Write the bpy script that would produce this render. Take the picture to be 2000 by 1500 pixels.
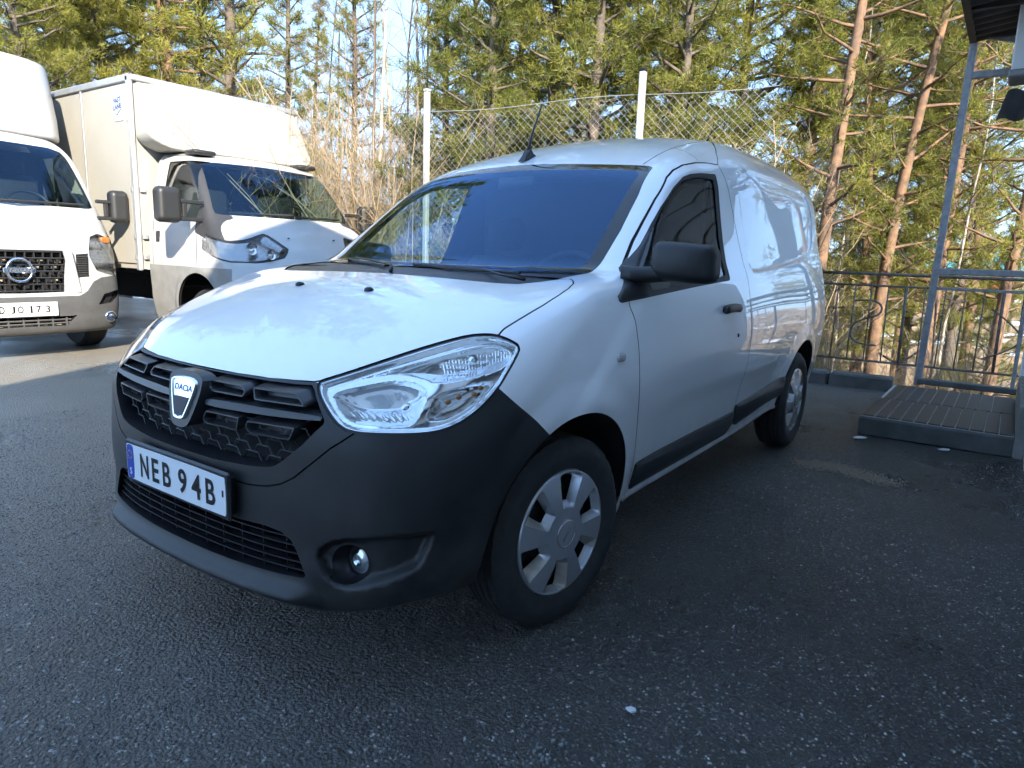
import bpy, bmesh, math, random
import numpy as np
from mathutils import Vector, Matrix
# ------------------------------------------------------------------ scene, camera, light
for o in list(bpy.data.objects): bpy.data.objects.remove(o)
SC = bpy.context.scene
COL = SC.collection
CAM_POS = (1.8712, -1.7871, 1.1503); CAM_YAW = .6159; CAM_PITCH = .1823; CAM_ROLL = .0335; CAM_F = 1357.9
def cam_axes():
    f = np.array([-math.sin(CAM_YAW)*math.cos(CAM_PITCH), math.cos(CAM_YAW)*math.cos(CAM_PITCH), -math.sin(CAM_PITCH)])
    r0 = np.array([math.cos(CAM_YAW), math.sin(CAM_YAW), 0.]); u0 = np.cross(r0, f)
    r = r0*math.cos(CAM_ROLL) + u0*math.sin(CAM_ROLL); u = -r0*math.sin(CAM_ROLL) + u0*math.cos(CAM_ROLL)
    return r, u, f
_r, _u, _f = cam_axes()
cd = bpy.data.cameras.new('camera'); cam = bpy.data.objects.new('camera', cd); COL.objects.link(cam)
cam.matrix_world = Matrix(((_r[0], _u[0], -_f[0], CAM_POS[0]), (_r[1], _u[1], -_f[1], CAM_POS[1]), (_r[2], _u[2], -_f[2], CAM_POS[2]), (0, 0, 0, 1)))
cd.sensor_width = 36.0; cd.sensor_fit = 'HORIZONTAL'; cd.lens = CAM_F / 2000.0 * 36.0
cd.clip_start = .05; cd.clip_end = 2000.0
SC.camera = cam
SUN_DIR = Vector((-1.40, 1.0, -.92)).normalized()       # the way the light travels
SUN_EL = math.asin(-SUN_DIR.z); SUN_AZ = math.atan2(-SUN_DIR.x, -SUN_DIR.y)   # clockwise from +y
W = bpy.data.worlds.new('World'); SC.world = W; W.use_nodes = True
_nt = W.node_tree; _bg = _nt.nodes['Background']
_sky = _nt.nodes.new('ShaderNodeTexSky'); _sky.sky_type = 'NISHITA'; _sky.sun_disc = False
_sky.sun_elevation = SUN_EL; _sky.sun_rotation = SUN_AZ; _sky.altitude = 1500.0
_sky.air_density = 1.0; _sky.dust_density = .0; _sky.ozone_density = 4.5
_gm = _nt.nodes.new('ShaderNodeGamma'); _gm.inputs['Gamma'].default_value = .25
_mu = _nt.nodes.new('ShaderNodeMix'); _mu.data_type = 'RGBA'; _mu.blend_type = 'MULTIPLY'; _mu.inputs['Factor'].default_value = 1.0; _mu.inputs['B'].default_value = (.96, 1.36, 1.95, 1)
_nt.links.new(_sky.outputs[0], _gm.inputs['Color']); _nt.links.new(_gm.outputs[0], _mu.inputs['A']); _nt.links.new(_mu.outputs['Result'], _bg.inputs[0])   # one even deep blue, as the clear sky in view
_bg.inputs[1].default_value = .15
sd = bpy.data.lights.new('sun', 'SUN'); sd.energy = 2.5; sd.angle = math.radians(.53); sd.color = (1.0, .90, .74)
sun = bpy.data.objects.new('sun', sd); COL.objects.link(sun)
sun.rotation_euler = SUN_DIR.to_track_quat('-Z', 'Y').to_euler(); sun.location = (30, -20, 25)
SC.view_settings.view_transform = 'Standard'; SC.view_settings.look = 'None'
SC.view_settings.exposure = 2.55; SC.view_settings.gamma = 1.0
SC.view_settings.use_curve_mapping = False
SC.cycles.max_bounces = 5; SC.cycles.diffuse_bounces = 2; SC.cycles.transparent_max_bounces = 10; SC.cycles.glossy_bounces = 4
SC.cycles.use_adaptive_sampling = True; SC.cycles.adaptive_threshold = .03; SC.cycles.adaptive_min_samples = 12
SC.cycles.transmission_bounces = 2; SC.cycles.caustics_reflective = False; SC.cycles.caustics_refractive = False
RNG = random.Random(7)

# ------------------------------------------------------------------ materials
MATS = {}
def _set(b, **kw):
    for k, v in kw.items(): b.inputs[k].default_value = v
def mat(name, col=(.5, .5, .5), rough=.5, metal=0.0, coat=0.0, coat_rough=.03, spec=.5, noise=0.0, nscale=8.0, bump=0.0, bscale=200.0,
        col2=None, rough2=None, ior=1.5, emit=None):
    if name in MATS: return MATS[name]
    m = bpy.data.materials.new(name); m.use_nodes = True; nt = m.node_tree; b = nt.nodes['Principled BSDF']
    c = tuple(col) + (1,)
    _set(b, **{'Base Color': c, 'Roughness': rough, 'Metallic': metal, 'Coat Weight': coat, 'Coat Roughness': coat_rough,
               'Specular IOR Level': spec, 'IOR': ior})
    tc = nt.nodes.new('ShaderNodeTexCoord')
    if noise > 0 or col2 is not None:
        n = nt.nodes.new('ShaderNodeTexNoise'); n.inputs['Scale'].default_value = nscale; n.inputs['Detail'].default_value = 6
        n.inputs['Roughness'].default_value = .6
        nt.links.new(tc.outputs['Object'], n.inputs['Vector'])
        r = nt.nodes.new('ShaderNodeValToRGB'); r.color_ramp.elements[0].position = .32; r.color_ramp.elements[1].position = .68
        if col2 is None: col2 = tuple(v * (1 - noise) for v in col)
        r.color_ramp.elements[0].color = tuple(col2) + (1,); r.color_ramp.elements[1].color = c
        nt.links.new(n.outputs['Fac'], r.inputs[0]); nt.links.new(r.outputs[0], b.inputs['Base Color'])
        if rough2 is not None:
            mr = nt.nodes.new('ShaderNodeMapRange'); mr.inputs['From Min'].default_value = .35; mr.inputs['From Max'].default_value = .65
            mr.inputs['To Min'].default_value = rough2; mr.inputs['To Max'].default_value = rough
            nt.links.new(n.outputs['Fac'], mr.inputs['Value']); nt.links.new(mr.outputs[0], b.inputs['Roughness'])
    if bump > 0:
        n2 = nt.nodes.new('ShaderNodeTexNoise'); n2.inputs['Scale'].default_value = bscale; n2.inputs['Detail'].default_value = 3
        nt.links.new(tc.outputs['Object'], n2.inputs['Vector'])
        bp = nt.nodes.new('ShaderNodeBump'); bp.inputs['Strength'].default_value = bump; bp.inputs['Distance'].default_value = .002
        nt.links.new(n2.outputs['Fac'], bp.inputs['Height']); nt.links.new(bp.outputs[0], b.inputs['Normal'])
    if emit: _set(b, **{'Emission Color': tuple(emit[:3]) + (1,), 'Emission Strength': emit[3]})
    MATS[name] = m; return m
def glass_mat(name, tint=(.8, .9, .88), ior=1.5, rough=0.0, mixgain=(1, 1, 1)):
    """thin pane: fresnel mirror over a tinted see-through"""
    if name in MATS: return MATS[name]
    m = bpy.data.materials.new(name); m.use_nodes = True; nt = m.node_tree
    for n in list(nt.nodes): nt.nodes.remove(n)
    out = nt.nodes.new('ShaderNodeOutputMaterial'); mx = nt.nodes.new('ShaderNodeMixShader')
    tr = nt.nodes.new('ShaderNodeBsdfTransparent'); gl = nt.nodes.new('ShaderNodeBsdfGlossy'); fr = nt.nodes.new('ShaderNodeFresnel')
    tr.inputs[0].default_value = tuple(tint) + (1,); gl.inputs['Roughness'].default_value = rough; ge = nt.nodes.new('ShaderNodeNewGeometry'); mr = nt.nodes.new('ShaderNodeMapRange'); mr.inputs['To Min'].default_value = ior; mr.inputs['To Max'].default_value = 1.0 / ior
    nt.links.new(ge.outputs['Backfacing'], mr.inputs['Value']); nt.links.new(mr.outputs[0], fr.inputs['IOR'])
    gl.inputs[0].default_value = tuple(mixgain) + (1,)
    nt.links.new(fr.outputs[0], mx.inputs[0]); nt.links.new(tr.outputs[0], mx.inputs[1]); nt.links.new(gl.outputs[0], mx.inputs[2])
    nt.links.new(mx.outputs[0], out.inputs[0]); MATS[name] = m; return m

# ------------------------------------------------------------------ object helpers
def tag(o, label=None, cat=None, group=None, kind=None):
    if label: o['label'] = label
    if cat: o['category'] = cat
    if group: o['group'] = group
    if kind: o['kind'] = kind
    return o
def thing(name, label, cat, loc=(0, 0, 0), rotz=0.0, group=None):
    o = bpy.data.objects.new(name, None); COL.objects.link(o); o.empty_display_size = .2
    o.location = loc; o.rotation_euler = (0, 0, rotz)
    return tag(o, label, cat, group)
def link_mesh(name, me, m, parent=None):
    if m is not None and not me.materials: me.materials.append(m)
    o = bpy.data.objects.new(name, me); COL.objects.link(o)
    if parent is not None: o.parent = parent
    return o
def np_obj(name, V, F, m, parent=None, N=None, smooth=True):
    """V (n,3) floats, F (k,3|4) ints or list of faces"""
    me = bpy.data.meshes.new(name)
    if isinstance(F, np.ndarray):
        nv, nf, k = len(V), len(F), F.shape[1]
        me.vertices.add(nv); me.vertices.foreach_set('co', np.ascontiguousarray(V, np.float32).ravel())
        me.loops.add(nf * k); me.loops.foreach_set('vertex_index', np.ascontiguousarray(F, np.int32).ravel())
        me.polygons.add(nf); me.polygons.foreach_set('loop_start', np.arange(0, nf * k, k, dtype=np.int32))
        me.polygons.foreach_set('loop_total', np.full(nf, k, np.int32))
        me.update(calc_edges=True); me.validate()
    else:
        me.from_pydata([tuple(map(float, v)) for v in V], [], F); me.update()
    if smooth: me.polygons.foreach_set('use_smooth', np.ones(len(me.polygons), bool))
    if N is not None and len(me.vertices) == len(N):
        me.normals_split_custom_set_from_vertices([tuple(map(float, n)) for n in N])
    return link_mesh(name, me, m, parent)
class MB:
    """collects simple solids into one mesh"""
    def __init__(s): s.v = []; s.f = []
    def add(s, V, F):
        b = len(s.v); s.v += [tuple(map(float, v)) for v in V]; s.f += [tuple(i + b for i in f) for f in F]; return s
    def box(s, c, d, R=None):
        x, y, z = d[0] / 2, d[1] / 2, d[2] / 2
        V = [Vector((sx * x, sy * y, sz * z)) for sx in (-1, 1) for sy in (-1, 1) for sz in (-1, 1)]
        if R is not None: V = [R @ v for v in V]
        V = [v + Vector(c) for v in V]
        return s.add(V, [(0, 1, 3, 2), (4, 6, 7, 5), (0, 4, 5, 1), (2, 3, 7, 6), (0, 2, 6, 4), (1, 5, 7, 3)])
    def bbox(s, c, d, b=.01, R=None):
        """box with chamfered edges (24 verts)"""
        h = [d[0] / 2, d[1] / 2, d[2] / 2]; b = min(b, min(h) * .9); V = []; idx = {}
        for sx in (-1, 1):
            for sy in (-1, 1):
                for sz in (-1, 1):
                    S = (sx, sy, sz)
                    for ax in range(3):
                        p = [S[k] * (h[k] - (b if k != ax else 0)) for k in range(3)]
                        idx[(S, ax)] = len(V); V.append(Vector(p))
        F = []
        for ax in range(3):
            a, c2 = [k for k in range(3) if k != ax]
            for sg in (-1, 1):
                q = []
                for (i, j) in ((-1, -1), (1, -1), (1, 1), (-1, 1)):
                    S = [0, 0, 0]; S[ax] = sg; S[a] = i; S[c2] = j; q.append(idx[(tuple(S), ax)])
                F.append(tuple(q))
        for ax in range(3):
            a, c2 = [k for k in range(3) if k != ax]
            for i in (-1, 1):
                for j in (-1, 1):
                    S0 = [0] * 3; S1 = [0] * 3; S0[ax] = -1; S1[ax] = 1
                    for S in (S0, S1): S[a] = i; S[c2] = j
                    S0, S1 = tuple(S0), tuple(S1)
                    F.append((idx[(S0, a)], idx[(S1, a)], idx[(S1, c2)], idx[(S0, c2)]))
        for sx in (-1, 1):
            for sy in (-1, 1):
                for sz in (-1, 1): F.append(tuple(idx[((sx, sy, sz), k)] for k in range(3)))
        if R is not None: V = [R @ v for v in V]
        return s.add([v + Vector(c) for v in V], F)
    def tube(s, pts, r, n=8, cap=True):
        pts = [Vector(p) for p in pts]; rr = r if isinstance(r, (list, tuple)) else [r] * len(pts)
        rings = []; up = None
        for i, p in enumerate(pts):
            t = (pts[min(i + 1, len(pts) - 1)] - pts[max(i - 1, 0)]).normalized()
            if up is None: up = Vector((0, 0, 1)) if abs(t.z) < .9 else Vector((1, 0, 0))
            a = t.cross(up).normalized(); b = a.cross(t).normalized(); up = b
            rings.append([p + (a * math.cos(2 * math.pi * k / n) + b * math.sin(2 * math.pi * k / n)) * rr[i] for k in range(n)])
        V = [v for R in rings for v in R]; F = []
        for i in range(len(rings) - 1):
            for k in range(n):
                k2 = (k + 1) % n; F.append((i * n + k, i * n + k2, (i + 1) * n + k2, (i + 1) * n + k))
        if cap: F.append(tuple(range(n - 1, -1, -1))); F.append(tuple((len(rings) - 1) * n + k for k in range(n)))
        return s.add(V, F)
    def lathe(s, prof, axis='z', c=(0, 0, 0), n=24, a0=0.0, a1=2 * math.pi):
        """prof: (r, h) pairs; axis direction h"""
        full = abs(a1 - a0 - 2 * math.pi) < 1e-6; m = n if full else n + 1; V = []
        for (r, h) in prof:
            for k in range(m):
                a = a0 + (a1 - a0) * k / n; p, q = r * math.cos(a), r * math.sin(a)
                v = (p, q, h) if axis == 'z' else ((h, p, q) if axis == 'x' else (q, h, p))
                V.append(Vector(v) + Vector(c))
        F = []
        for i in range(len(prof) - 1):
            for k in range(n):
                k2 = (k + 1) % m if full else k + 1
                F.append((i * m + k, i * m + k2, (i + 1) * m + k2, (i + 1) * m + k))
        return s.add(V, F)
    def prism(s, poly, f0, f1):
        """poly of 2-D points, f0/f1 map a point to 3-D front/back"""
        n = len(poly); V = [f0(p) for p in poly] + [f1(p) for p in poly]
        F = [tuple(range(n)), tuple(range(2 * n - 1, n - 1, -1))] + [(i, i + n, (i + 1) % n + n, (i + 1) % n) for i in range(n)]
        return s.add(V, F)
    def build(s, name, m, parent=None, smooth=False, auto=None):
        me = bpy.data.meshes.new(name); me.from_pydata(s.v, [], s.f); me.update()
        bm = bmesh.new(); bm.from_mesh(me); bmesh.ops.recalc_face_normals(bm, faces=bm.faces); bm.to_mesh(me); bm.free()
        if smooth: me.polygons.foreach_set('use_smooth', np.ones(len(me.polygons), bool))
        if auto: me.set_sharp_from_angle(angle=math.radians(auto))
        return link_mesh(name, me, m, parent)
def text_mesh(txt, size=1.0, extrude=0.0, bold=0.0):
    """vertices and faces of a line of text in the built-in typeface, x along the line, y up"""
    cu = bpy.data.curves.new('t', 'FONT'); cu.body = txt; cu.size = size; cu.extrude = extrude; cu.resolution_u = 4; cu.offset = bold
    o = bpy.data.objects.new('t', cu); COL.objects.link(o)
    dg = bpy.context.evaluated_depsgraph_get(); me = o.evaluated_get(dg).to_mesh()
    V = np.array([v.co[:] for v in me.vertices]) if len(me.vertices) else np.zeros((0, 3)); F = [tuple(p.vertices) for p in me.polygons]
    o.evaluated_get(dg).to_mesh_clear(); bpy.data.objects.remove(o); bpy.data.curves.remove(cu)
    return V, F
def rz(a): return Matrix.Rotation(a, 3, 'Z')
# ---------------------------------------------------------------- van body field
def smax(a, b, k):
    h = np.maximum(k - np.abs(a - b), 0.0) / k
    return np.maximum(a, b) + h * h * k * 0.25
def smin(a, b, k):
    return -smax(-a, -b, k)
def sstep(a, b, x):
    t = np.clip((x - a) / (b - a), 0.0, 1.0)
    return t * t * (3.0 - 2.0 * t)
class Spline:
    """monotone-ish cubic (Catmull-Rom with limited slopes) through points, sampled densely"""
    def __init__(s, pts, n=3000):
        x = np.array([p[0] for p in pts], float); y = np.array([p[1] for p in pts], float)
        d = np.diff(y) / np.diff(x); m = np.empty_like(x)
        h = np.diff(x)
        m[1:-1] = (d[:-1] * h[1:] + d[1:] * h[:-1]) / (h[:-1] + h[1:])
        m[0] = d[0]; m[-1] = d[-1]
        s.X = np.linspace(x[0], x[-1], n); i = np.clip(np.searchsorted(x, s.X) - 1, 0, len(x) - 2)
        t = (s.X - x[i]) / h[i]
        s.Y = ((2*t**3 - 3*t**2 + 1) * y[i] + (t**3 - 2*t**2 + t) * h[i] * m[i]
               + (-2*t**3 + 3*t**2) * y[i+1] + (t**3 - t**2) * h[i] * m[i+1])
        s.x0, s.x1, s.m0, s.m1 = x[0], x[-1], m[0], m[-1]
    def __call__(s, q):
        r = np.interp(q, s.X, s.Y)
        return r + np.minimum(q - s.x0, 0) * s.m0 + np.maximum(q - s.x1, 0) * s.m1
def poly_sdf(P, a, b, far=.12):
    """signed distance (negative inside) to the closed polygon P in the plane (a, b); coarse beyond far"""
    P = np.asarray(P, float); a = np.asarray(a, float); b = np.asarray(b, float)
    lo, hi = P.min(0), P.max(0)
    bd = np.hypot(np.maximum(np.maximum(lo[0] - a, a - hi[0]), 0), np.maximum(np.maximum(lo[1] - b, b - hi[1]), 0))
    out = np.maximum(bd, 1e-3); near = bd < far
    if not near.any(): return out
    a, b = a[near], b[near]
    d = np.full(a.shape, 1e9); ins = np.zeros(a.shape, bool); n = len(P)
    for i in range(n):
        ax, ay = P[i]; bx, by = P[(i + 1) % n]
        ex, ey = bx - ax, by - ay
        wx, wy = a - ax, b - ay
        t = np.clip((wx * ex + wy * ey) / (ex * ex + ey * ey + 1e-12), 0, 1)
        d = np.minimum(d, (wx - t * ex) ** 2 + (wy - t * ey) ** 2)
        if ey != 0:
            c = ((ay > b) != (by > b)); ins ^= c & (a < ex * (b - ay) / ey + ax)
    d = np.sqrt(d); out[near] = np.where(ins, -d, d)
    return out
def chaikin(P, n=2, closed=True):
    P = [tuple(map(float, p)) for p in P]
    for _ in range(n):
        Q = []; m = len(P)
        for i in range(m if closed else m - 1):
            a = P[i]; b = P[(i + 1) % m]
            Q.append(tuple(.75 * u + .25 * v for u, v in zip(a, b)))
            Q.append(tuple(.25 * u + .75 * v for u, v in zip(a, b)))
        if not closed: Q = [P[0]] + Q + [P[-1]]
        P = Q
    return P

SIDE_Z = Spline([(.10,.752),(.18,.772),(.26,.790),(.36,.812),(.5,.840),(.65,.864),(.78,.873),(.9,.864),(1.0,.850),
                 (1.1,.829),(1.25,.794),(1.4,.765),(1.55,.737),(1.68,.706),(1.78,.672)])
HOOD_C = Spline([(-.85,.62),(-.80,.70),(-.74,.775),(-.68,.818),(-.60,.862),(-.45,.935),(-.24,1.017),(0,1.068),(.15,1.092),(.35,1.112),(.8,1.13)])
ROOF_C = Spline([(.70,1.43),(.85,1.552),(1.0,1.628),(1.2,1.695),(1.45,1.745),(1.8,1.796),(2.2,1.818),(2.7,1.818),(3.1,1.80),(3.5,1.765)])
FRONT_Z = Spline([(.10,-.62),(.16,-.68),(.21,-.735),(.26,-.765),(.32,-.775),(.40,-.772),(.5,-.772),(.6,-.765),(.68,-.757),(.74,-.742),(.79,-.715),(.83,-.680),(.9,-.63)])
WIN_C = Spline([(.95,-.105),(1.07,.075),(1.2,.250),(1.35,.472),(1.5,.735),(1.58,.90),(1.75,1.25)])
def side_w(y, z):
    w = SIDE_Z(z)
    w = w - .035 * np.clip((.55 - y) / 1.0, 0, 2) ** 2
    w = w - .024 * sstep(1.5, 2.7, y) - .022 * np.clip((y - 2.6) / .9, 0, 2) ** 2
    w = w - np.clip(z - 1.06, 0, 1) * .13 * (1 - sstep(.7, 2.1, y))
    # wheel arch flares
    for yc in (0.0, 2.81):
        r = np.hypot(y - yc, z - .306)
        w = w + .012 * (1 - sstep(.395, .50, r)) * sstep(.18, .34, z)
    # door skin: soft waist below the belt, sill undercut
    dy = sstep(.42, .75, y) * (1 - sstep(2.2, 2.45, y))
    w = w - .008 * dy * sstep(.66, .56, z) * sstep(.30, .42, z)
    return w
def van_field(x, y, z):
    u = np.sqrt(x * x + 1e-8)
    side = (u - side_w(y, z)) * .97
    hood = (z - (HOOD_C(y) - (.035 * (u / .7) ** 2 + .03 * (u / .8) ** 4) * (1 - .75 * sstep(-.4, .15, y)))) * .93
    win = ((WIN_C(z) + .41 * u * u) - y) * .56
    roof = (z - (ROOF_C(y) - .05 * (u / .6) ** 2)) * .95
    kf = .16 - .085 * sstep(-.35, .12, y)
    low = smax(side, hood, kf)
    kr = .10 + .10 * sstep(.9, 1.5, y)
    cab = smax(smax(side, win, .09), roof, kr)
    f = smin(low, cab, .035)
    front = (FRONT_Z(z) + .12 * u * u + .35 * u ** 4) - y
    front = front - .040 * np.exp(-((z - .258) / .030) ** 2) * (1 - sstep(.46, .535, u))
    f = smax(f, front * .9, .05 + .10 * sstep(.35, .75, u) * sstep(.95, .7, z))
    rear = y - (3.505 - .10 * np.clip(z - .9, 0, 1) ** 1.5 - .05 * (u / .8) ** 4)
    f = smax(f, rear, .10)
    f = smax(f, (.17 + .045 * sstep(-.2, .3, y)) - z, .02)
    # cargo panel: raised frame pressed round a sunk window-shaped field
    f = f + np.where(u > .55, .010 * (1 - sstep(-.016, .002, poly_sdf(CARGO, np.where(u > .55, y, -9), z, .02))), 0)
    # fog lamp pockets
    s = (u + y) * .70710678
    f = f + np.where(y < -.2, .032 * (1 - sstep(-.026, .0, poly_sdf(FOG, np.where(y < -.2, s, -9), z, .02))), 0)
    return f
# outlines of the panels: side ones in (y, z), front ones in s = (|x| + y) / sqrt 2 and z, top ones in (|x|, y)
CARGO = chaikin([(1.685,1.612),(2.1,1.617),(2.7,1.617),(3.10,1.614),(3.19,1.55),(3.235,1.44),(3.19,1.31),(3.07,1.225),(2.87,1.186),(2.45,1.149),(2.03,1.121),(1.71,1.105),(1.665,1.13),(1.66,1.25),(1.655,1.5)], 1)
FOG = chaikin([(-.146,.384),(-.122,.420),(-.075,.441),(.021,.456),(.150,.460),(.165,.452),(.163,.437),(.134,.362),(.103,.343),(-.002,.312),(-.072,.297),(-.121,.324)], 1)
DOORWIN = [(1.418,1.546),(1.37,1.32),(1.325,1.085),(1.315,1.076),(1.293,1.073),(.9,1.053),(.475,1.027),(.33,1.016),(.262,1.011),(.247,1.018),(.248,1.033),(.30,1.058),(.405,1.100),(.553,1.195),(.677,1.284),(.781,1.354),(.936,1.443),(1.052,1.496),(1.13,1.516),(1.254,1.533),(1.35,1.541)]
DOORGLASS = [(1.37,1.518),(1.33,1.32),(1.283,1.102),(1.27,1.095),(.9,1.074),(.50,1.047),(.485,1.052),(.482,1.12),(.640,1.246),(.77,1.338),(.923,1.427),(1.035,1.477),(1.144,1.502),(1.26,1.513)]
DOOR = [(1.50,1.598),(1.394,1.594),(1.248,1.577),(1.12,1.552),(1.022,1.520),(.943,1.483),(.786,1.383),(.66,1.292),(.559,1.216),(.505,1.172),(.44,1.118),(.37,1.075),(.315,1.02),(.315,1.00),(.331,.955),(.347,.873),(.357,.776),(.393,.618),(.428,.50),(.443,.42),(.45,.338),(1.575,.338),(1.575,.43),(1.575,.60),(1.578,.85),(1.572,1.043),(1.57,1.185),(1.54,1.372)]
MOULD_FRONT = [(.470,.418),(.50,.424),(1.555,.437),(1.572,.425),(1.575,.365),(1.49,.330),(.462,.322)]
MOULD_REAR = [(1.586,.465),(2.44,.505),(2.462,.45),(2.43,.385),(1.640,.352),(1.586,.375)]
HEADL = chaikin([(-.131,.812),(-.131,.795),(-.112,.765),(-.084,.732),(-.061,.718),(-.032,.713),(.044,.713),(.128,.715),(.18,.723),(.23,.743),(.276,.774),(.321,.815),(.349,.849),(.38,.888),(.391,.908),(.37,.921),(.336,.933),(.305,.936),(.257,.932),(.194,.917),(.102,.891),(.013,.862),(-.061,.836),(-.118,.817)], 1)
HOOD = [(-.1,-.686),(.066,-.685),(.16,-.682),(.284,-.672),(.372,-.657),(.431,-.642),(.47,-.62),(.60,-.55),(.79,-.40),(.77,-.32),(.751,-.28),(.747,-.248),(.757,-.168),(.766,-.082),(.768,.0),(.764,.06),(.748,.115),(.722,.155),(.699,.178),(.682,.165),(.64,.085),(.59,.035),(.52,.018),(.4,.014),(.2,.022),(-.1,.03)]
BUMPER = [(-.9,.80),(-.49,.803),(-.33,.806),(-.149,.812),(-.13,.812),(0,.80),(.20,.80),(.316,.818),(.325,.812),(.374,.768),(.445,.705),(.496,.651),(.60,.56),(.9,.3),(.9,0),(-.9,0)]
GRILLE = [(-.1,.800),(.284,.802),(.40,.804),(.436,.806),(.455,.795),(.489,.766),(.520,.735),(.524,.724),(.474,.666),(.41,.612),(.385,.597),(.328,.588),(.175,.579),(-.1,.576)]
GROOVE = [(-.02,.722),(-.032,.713),(-.098,.667),(-.157,.613),(-.191,.581),(-.226,.558),(-.269,.543),(-.317,.537),(-.42,.534)]
INTAKE = [(-.1,.43),(.223,.432),(.36,.436),(.415,.430),(.447,.412),(.467,.38),(.492,.325),(.485,.317),(.371,.313),(.146,.308),(-.1,.307)]
WSOUT = [(-.1,1.557),(.1,1.556),(.349,1.546),(.50,1.540),(.575,1.536),(.596,1.527),(.602,1.510),(.637,1.401),(.664,1.256),(.672,1.149),(.670,1.09),(.668,1.0),(-.1,1.0)]
WSIN = [(-.1,1.523),(.213,1.520),(.45,1.514),(.551,1.508),(.578,1.490),(.609,1.282),(.625,1.16),(.623,1.125),(.60,1.115),(.3,1.112),(-.1,1.111)]
# ------------------------------------------------------------------ field -> mesh, trimmed along outlines
def net_mesh(field, lo, hi, h, newton=4):
    lo = np.array(lo, float); n = np.ceil((np.array(hi) - lo) / h).astype(int) + 1
    k = 5; H = h * k; nc = np.ceil(n / k).astype(int)
    ax = [lo[i] + (np.arange(nc[i]) + .5) * H - h * .5 for i in range(3)]
    C = np.stack(np.meshgrid(*ax, indexing='ij'), -1).reshape(-1, 3)
    fc = field(C[:, 0], C[:, 1], C[:, 2]).reshape(nc)
    keep = np.abs(fc) < H * 1.6
    m = np.repeat(np.repeat(np.repeat(keep, k, 0), k, 1), k, 2)[:n[0], :n[1], :n[2]]
    val = np.repeat(np.repeat(np.repeat(fc, k, 0), k, 1), k, 2)[:n[0], :n[1], :n[2]].astype(np.float64)
    I = np.argwhere(m); P = lo + I * h
    val[m] = field(P[:, 0], P[:, 1], P[:, 2])
    s = val < 0
    a = s[:-1, :-1, :-1]; cnt = np.zeros(a.shape, np.int8)
    offs = [(i, j, l) for i in (0, 1) for j in (0, 1) for l in (0, 1)]
    for o in offs: cnt += s[o[0]:o[0] + a.shape[0], o[1]:o[1] + a.shape[1], o[2]:o[2] + a.shape[2]]
    act = (cnt > 0) & (cnt < 8); A = np.argwhere(act); idx = np.full(a.shape, -1, np.int64); idx[act] = np.arange(len(A))
    cv = {o: val[A[:, 0] + o[0], A[:, 1] + o[1], A[:, 2] + o[2]] for o in offs}
    acc = np.zeros((len(A), 3)); num = np.zeros(len(A))
    for o in offs:
        for d in range(3):
            if o[d] == 0:
                q = list(o); q[d] = 1; q = tuple(q); f0, f1 = cv[o], cv[q]; c = (f0 < 0) != (f1 < 0)
                t = np.where(c, f0 / np.where(f0 == f1, 1, f0 - f1), 0); p = np.tile(np.array(o, float), (len(A), 1)); p[:, d] = t
                acc += np.where(c[:, None], p, 0); num += c
    V = lo + (A + acc / num[:, None]) * h
    F = []
    for d in range(3):
        e1, e2 = [x for x in range(3) if x != d]
        sl0 = [slice(None)] * 3; sl1 = [slice(None)] * 3; sl0[d] = slice(0, -1); sl1[d] = slice(1, None)
        c = s[tuple(sl0)] != s[tuple(sl1)]; E = np.argwhere(c)
        E = E[(E[:, e1] > 0) & (E[:, e2] > 0) & (E[:, e1] < n[e1] - 1) & (E[:, e2] < n[e2] - 1)]
        def cell(i, j):
            q = E.copy(); q[:, e1] -= i; q[:, e2] -= j; return idx[q[:, 0], q[:, 1], q[:, 2]]
        Q = np.stack([cell(1, 1), cell(0, 1), cell(0, 0), cell(1, 0)], 1)
        fl = s[E[:, 0], E[:, 1], E[:, 2]]
        if d == 1: fl = ~fl
        Q[~fl] = Q[~fl][:, ::-1]; F.append(Q[(Q >= 0).all(1)])
    F = np.concatenate(F)
    for _ in range(newton): V = to_surface(field, V)
    T = np.concatenate([F[:, [0, 1, 2]], F[:, [0, 2, 3]]])
    return V, T
def grad(field, V, e=.003):
    g = np.empty_like(V)
    for k in range(3):
        d = np.zeros(3); d[k] = e
        a = V + d; b = V - d
        g[:, k] = (field(a[:, 0], a[:, 1], a[:, 2]) - field(b[:, 0], b[:, 1], b[:, 2])) / (2 * e)
    return g
def to_surface(field, V):
    f = field(V[:, 0], V[:, 1], V[:, 2]); g = grad(field, V)
    return V - np.clip(f / np.maximum((g * g).sum(1), .2), -.02, .02)[:, None] * g
def normals(field, V, e=.003):
    g = grad(field, V, e); return g / np.maximum(np.linalg.norm(g, axis=1, keepdims=True), 1e-9)
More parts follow.
